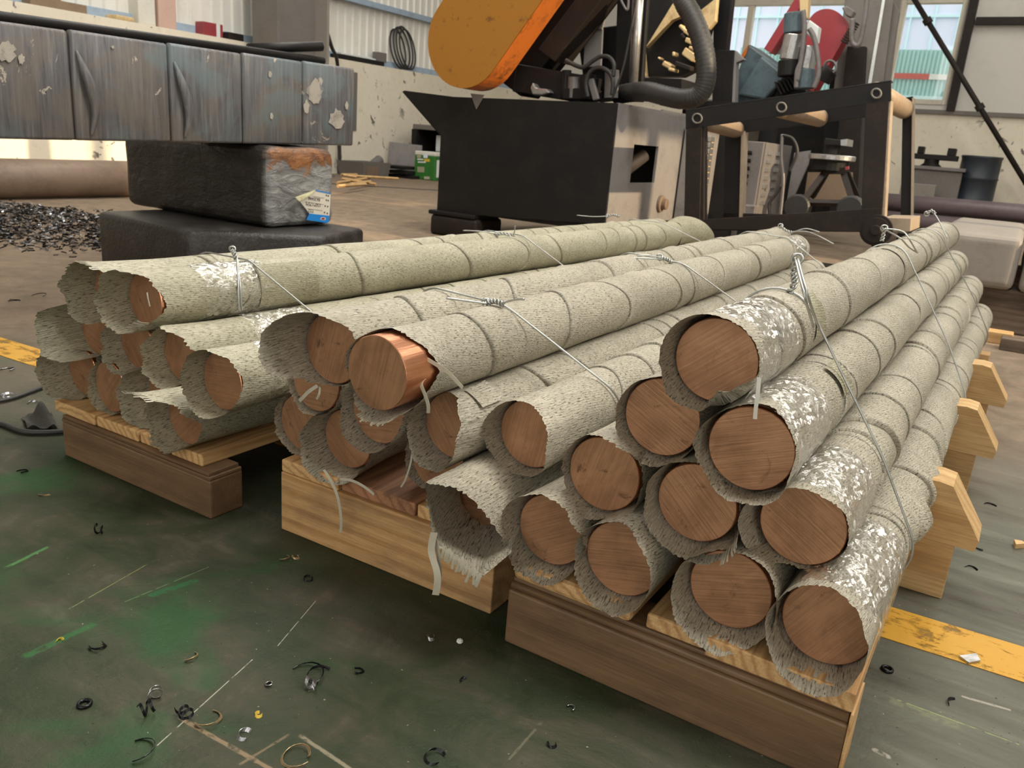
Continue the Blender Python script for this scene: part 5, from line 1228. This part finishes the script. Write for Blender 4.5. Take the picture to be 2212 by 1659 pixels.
mk('white_carton', Geo().box(G, -9.55, -8.95, 12.7, 13.1, .49, .78), 'cement_white', label='white carton under the dark side table', cat='carton', bevel=.01)
mk('carton_stool', Geo().box(G, -9.55, -8.95, 12.7, 13.1, 0, .488), 'brown_steel', label='dark crate under the white carton', cat='crate', bevel=.01)
mk('steel_plate', Geo().prism([W(G, -10.25, 12.2, 0), W(G, -9.62, 12.35, 0), W(G, -9.68, 12.45, .58), W(G, -10.33, 12.3, .60)], GV*.02-GU*.0), 'pale_steel', label='grey steel plate leaning on the wall left of the green tin', cat='plate')
tg = thing('steel_trough', 'dark open trough with a rusty end on the floor by the left wall', 'trough', fmat(G, -10.0, 11.3, 0))
g = Geo(); 
bo = [(-10.30, 10.95), (-9.75, 10.95), (-9.75, 11.6), (-10.30, 11.6)]
for i in range(4):
    (a, b), (c, d_) = bo[i], bo[(i+1) % 4]; k = 1.12; cx, cy_ = -10.02, 11.27
    g.add([W(G, a, b, 0), W(G, c, d_, 0), W(G, cx+(c-cx)*k, cy_+(d_-cy_)*k, .24), W(G, cx+(a-cx)*k, cy_+(b-cy_)*k, .24)], [(0, 1, 2, 3)])
mk('trough_wall', g, 'column_grey', parent=tg); mk('trough_floor', Geo().box(G, -10.3, -9.75, 10.95, 11.6, 0, .02), 'brown_steel', parent=tg)
mk('rust_patch', Geo().box(G, -9.76, -9.715, 11.0, 11.3, .02, .18), 'rust_pipe', parent=tg)
mk('dark_pipe_stub', Geo().tube([hit(790, 372, 'v', 11.6), hit(820, 345, 'v', 12.0)], .09, 18), 'grey_steel', label='short dark pipe leaning up out of the scrap by the left wall', cat='pipe')
for k, (u0_, u1_, z0_, lab) in enumerate(((-9.95, -9.35, 0, 'lowest dark scrap plate in the pile by the left wall'), (-9.9, -9.45, .07, 'middle dark scrap plate in the pile by the left wall'), (-9.98, -9.5, .15, 'top dark scrap plate in the pile by the left wall'))):
    mk('scrap_plate', Geo().box(G, u0_, u1_, 11.8-.05*k, 12.15, z0_, z0_+.055), 'black_steel', bevel=.006, label=lab, cat='scrap plate')
rn = random.Random(4)
for k, (x0, y0, x1, y1) in enumerate(((737, 377, 775, 377), (728, 395, 800, 384), (740, 386, 812, 398), (760, 380, 860, 386), (755, 398, 800, 392), (742, 378, 770, 383), (730, 402, 790, 398))):
    a, b = hit(x0, y0, 'z', .03+.012*k), hit(x1, y1, 'z', .03+.008*k)
    mk('wooden_lath', Geo().tube([a, b], .022, 4), 'pale_beam', label=('short pale lath lying against the rusty trough', 'long pale lath lying nearest the stacked billets', 'pale lath crossing the middle of the lath heap', 'longest pale lath reaching towards the green tin', 'thin pale lath lying on top of the lath heap', 'short pale lath lying between the trough and the heap', 'pale lath at the front edge of the lath heap')[k], cat='lath', group='wooden laths on the floor by the trough')
mk('floor_slab_joint', Geo().tube([hit(690, 396, 'z', .0), hit(960, 413, 'z', .0)], .012, 4), 'cloth_dark', kind='structure')

# ------------------------------------------------------------------ swarf, chips and litter on the floor
def curl(p, r, turns, pitch, wd, mat, rz, seed, tilt=0.):
    rng = random.Random(seed); n = int(16*turns)+4; g = Geo(); path = []
    for i in range(n):
        a = 2*math.pi*turns*i/(n-1); rr = r*(1+.25*math.sin(a*.7+seed))
        path.append(np.array([pitch*i/(n-1)*turns, rr*math.cos(a), rr*math.sin(a)]) if pitch else np.array([rr*math.cos(a), rr*math.sin(a), .3*wd+.15*r*math.sin(a*1.3)]))
    P = np.array(path); P[:, 2] -= P[:, 2].min(); c, s = math.cos(rz), math.sin(rz)
    P = P@np.array([[c, s, 0], [-s, c, 0], [0, 0, 1]])+p+Z*.001
    return Geo().ribbon(P, Z*wd*.7+np.array([c, s, 0])*wd*.6, th=.0008)
LIT = [(205, 1150, 'b', .008, 1.6), (668, 1252, 'b', .008, 1.), (215, 1397, 'b', .011, .7), (335, 1500, 's', .008, 1.6), (300, 1548, 'b', .009, 1.7), (405, 1562, 'b', .008, 2.), (445, 1555, 't', .016, .6), (655, 1462, 'b', .024, .5), (690, 1465, 'b', .018, .6), (683, 1490, 's', .007, 1.5),
       (410, 1420, 't', .014, .5), (645, 1635, 't', .018, .9), (183, 1523, 'r', .008, 1.), (1916, 1448, 'r', .008, 1.), (295, 1620, 'b', .02, .55), (935, 1640, 'b', .014, .8), (930, 1380, 's', .006, .8), (775, 1452, 'b', .007, .8), (580, 1480, 's', .004, 1.), (530, 1590, 's', .008, .7), (640, 1205, 't', .006, .8), (615, 1205, 't', .010, .5),
       (2095, 1230, 'b', .014, .4), (2070, 1525, 'b', .02, .3), (1800, 1165, 'b', .01, .5), (2030, 1090, 'b', .012, .4), (2140, 1095, 'b', .014, .3), (2115, 1185, 'b', .012, .5), (100, 1068, 't', .012, .4), (20, 800, 's', .02, .8), (72, 872, 's', .012, .5), (18, 856, 's', .016, 1.2), (30, 650, 'b', .02, 1.), (80, 640, 'b', .03, .7), (95, 690, 'b', .02, .8), (160, 610, 'b', .02, 1.), (50, 1020, 'b', .01, .8), (130, 1385, 'y', .004, .6), (560, 1545, 'y', .004, .7), (840, 1110, 's', .006, .6), (1230, 1530, 's', .006, .6), (1000, 1470, 'b', .005, .6), (1190, 1610, 'b', .006, .7)]
LAB = ["small black coil on the green floor below the left pallet's beam", "black turning on the floor just before the middle pallet's beam", 'hooked black turning lying alone on the green paint at left', 'small shiny coil above the black zigzag curl at lower left', 'black zigzag curl below the small shiny coil at lower left', 'tight black coil where the tan floor stripe begins', 'tan turning bent like a hook beside the tight black coil', 'longest wavy black turning on the dark floor at lower left', 'looped black turning beside the longest wavy one', 'shiny dark chip just below the longest wavy turning', 'tan turning like a flat arc on the green floor', 'largest tan turning, a curl at the bottom edge', 'small black rubber ring on the floor at lower left', "small black rubber ring on the floor by the right stack's lower corner", 'arched black turning near the bottom edge at lower left', 'black curl at the bottom edge below the middle pallet', "shiny chip on bare floor left of the right pallet's corner", 'short black turning between the middle pallet and the bottom edge', 'tiny shiny chip left of the longest wavy turning', 'flat shiny chip below the tan turning at the bottom', 'small tan chip, upper of two, before the middle pallet', 'tan curl, lower of two, before the middle pallet', 'black turning on grey floor above the yellow line at right', 'thin straight black turning on the grey floor at lower right', "small black turning half under the right stack's outer rod", 'black turning beside the second chock of the right pallet', 'thin black turning on the floor right of the third beam end', 'black turning right of the nearest chock', 'small orange-tan turning on the floor left of the left pallet', 'shiny chip by the left picture edge above the thin cable', 'pale shiny chip near the thin cable left of the left pallet', 'shiny coil touching the thin upper cable at the left edge', 'black curl near the left edge below the swarf heap', 'wide black turning on dusty floor below the swarf heap', 'black turning on dusty floor above the yellow line at left', "black curl on dusty floor beside the left stack's top rods", "small black turning on floor left of the left pallet's beam", 'yellow chip on the green paint at left', 'yellow chip beside the tan stripe near the bottom', "shiny chip on the floor below the middle pallet's beam", "shiny speck-like chip before the right pallet's beam", 'tiny black turning on bare floor before the middle pallet', 'black turning at the bottom edge before the right pallet']
KM = {'b': ('swarf_black', 'curled black metal turning lying on the floor', 'black metal turnings on the floor'), 's': ('swarf_silver', 'shiny metal chip lying on the floor', 'shiny metal chips on the floor'), 't': ('swarf_tan', 'tan curved metal turning lying on the floor', 'tan metal turnings on the floor'), 'r': ('swarf_black', 'small black ring lying on the floor', 'small black rings on the floor'), 'y': ('yellow_mark', 'small yellow chip lying on the floor', 'yellow chips on the floor')}
for i, (x, y, k, r_, tn) in enumerate(LIT):
    p = hit(x, y, 'z', 0); mt, lab, grp = KM[k]; lab = LAB[i]
    if k == 'r':
        g = Geo().tube([p+Z*.0025+r_*np.array([math.cos(a), math.sin(a), 0]) for a in np.linspace(0, 6.28, 20, endpoint=False)], .0028, 7, closed=True)
    else: g = curl(p, r_, tn, .012 if tn > 1.4 else 0, .005 if k != 's' else .007, mt, i*1.7, i)
    mk('metal_turning' if k != 'r' else 'rubber_ring', g, mt, smooth=(k == 'r'), label=lab, cat='chip' if k != 'r' else 'ring', group=grp)
mk('foil_scrap', Geo().prism([hit(x, y, 'z', .002) for x, y in ((2071, 1420), (2108, 1415), (2117, 1430), (2092, 1435))], Z*.004), 'bare_steel', label='silvery foil scrap on the yellow line at right', cat='scrap')
mk('wood_chip', Geo().prism([hit(x, y, 'z', .001) for x, y in ((2188, 1175), (2206, 1178), (2212, 1184), (2192, 1186))], Z*.012), 'pale_beam', label='pale wood chip on the floor near the right picture edge', cat='chip')
mk('pebble', Geo().lathe(hit(993, 1389, 'z', 0), [(.003, 0), (.006, .003), (.005, .006), (.002, .008)], 10), 'cement_white', label='tiny white pebble on the dark floor before the middle pallet', cat='pebble')
mk('wood_splinter', Geo().ribbon([hit(2078, 1290, 'z', .002), hit(2110, 1310, 'z', .003), hit(2170, 1330, 'z', .002)], GV*.006), 'pale_beam', label='thin pale splinter on the grey floor at right', cat='splinter') if False else None
# heap of turnings by the left edge: far too many to count
rng = np.random.default_rng(12); g = Geo()
for i in range(3400):
    a = rng.uniform(0, 2*math.pi); q = math.sqrt(rng.uniform(0, 1))
    u_ = -5.75+1.35*q*math.cos(a)+.15*rng.normal(); v_ = 3.05+.75*q*math.sin(a)+.1*rng.normal()
    hgt = max(0, .09*(1-q*q))*rng.uniform(0, 1)
    p = W(G, u_, v_, hgt+.004); r_ = rng.uniform(.010, .028); a0 = rng.uniform(0, 6.28); arc = rng.uniform(1.5, 4.); tl = rng.normal(0, .5, 3)
    x_ = np.array([math.cos(a0), math.sin(a0), tl[0]*.6]); y_ = np.array([-math.sin(a0), math.cos(a0), tl[1]*.6])
    P = [p+r_*(math.cos(t_)*x_+math.sin(t_)*y_) for t_ in np.linspace(0, arc, 5)]
    P = [np.array([q_[0], q_[1], max(.002, q_[2])]) for q_ in P]
    vs = []
    for q_ in P: vs += [q_, q_+Z*.007+x_*.003]
    g.add(vs, [(2*k, 2*k+1, 2*k+3, 2*k+2) for k in range(4)], 0 if rng.random() < .6 else 1)
mk('swarf_heap', g, ['swarf_black', 'swarf_silver'], label='heap of dark metal turnings on the floor at left before the rusty bar', cat='swarf', kind='stuff')
P = curve([hit(x, y, 'z', .008) for x, y in ((-40, 872), (20, 862), (70, 845), (110, 830), (170, 812))], 8)
mk('thin_cable', Geo().tube(P, .006, 7), 'rubber', smooth=True, label='thin black cable on the floor left of the left pallet, upper one', cat='cable')
P = curve([hit(x, y, 'z', .008) for x, y in ((-40, 905), (10, 918), (50, 932), (100, 934), (160, 930))], 8)
mk('thin_cable', Geo().tube(P, .007, 7), 'rubber', smooth=True, label='thin black cable running under the dark cloth left of the left pallet', cat='cable')
rg = np.random.default_rng(9); n_ = 18; vs = []; 
c0_, c1_, c2_ = hit(60, 930, 'z', 0), hit(128, 928, 'z', 0), hit(112, 902, 'z', 0)
for i in range(n_):
    for j in range(n_):
        x_, y_ = i/(n_-1), j/(n_-1); ht = .05*math.exp(-((x_-.6)/.3)**2-((y_-.5)/.3)**2)+.008*math.sin(9*x_+5*y_)
        vs.append(c0_+(c1_-c0_)*x_+(c2_-c1_)*y_+Z*(max(.004, ht+.006)))
mk('dark_cloth', (np.array(vs), [(i*n_+j, (i+1)*n_+j, (i+1)*n_+j+1, i*n_+j+1) for i in range(n_-1) for j in range(n_-1)], None), 'cloth_dark', smooth=True, label='crumpled dark cloth on the floor left of the left pallet', cat='cloth')
P = curve([hit(208, 553, 'v', .98+.2), hit(222, 535, 'v', 1.18), hit(240, 518, 'v', 1.18)], 6)
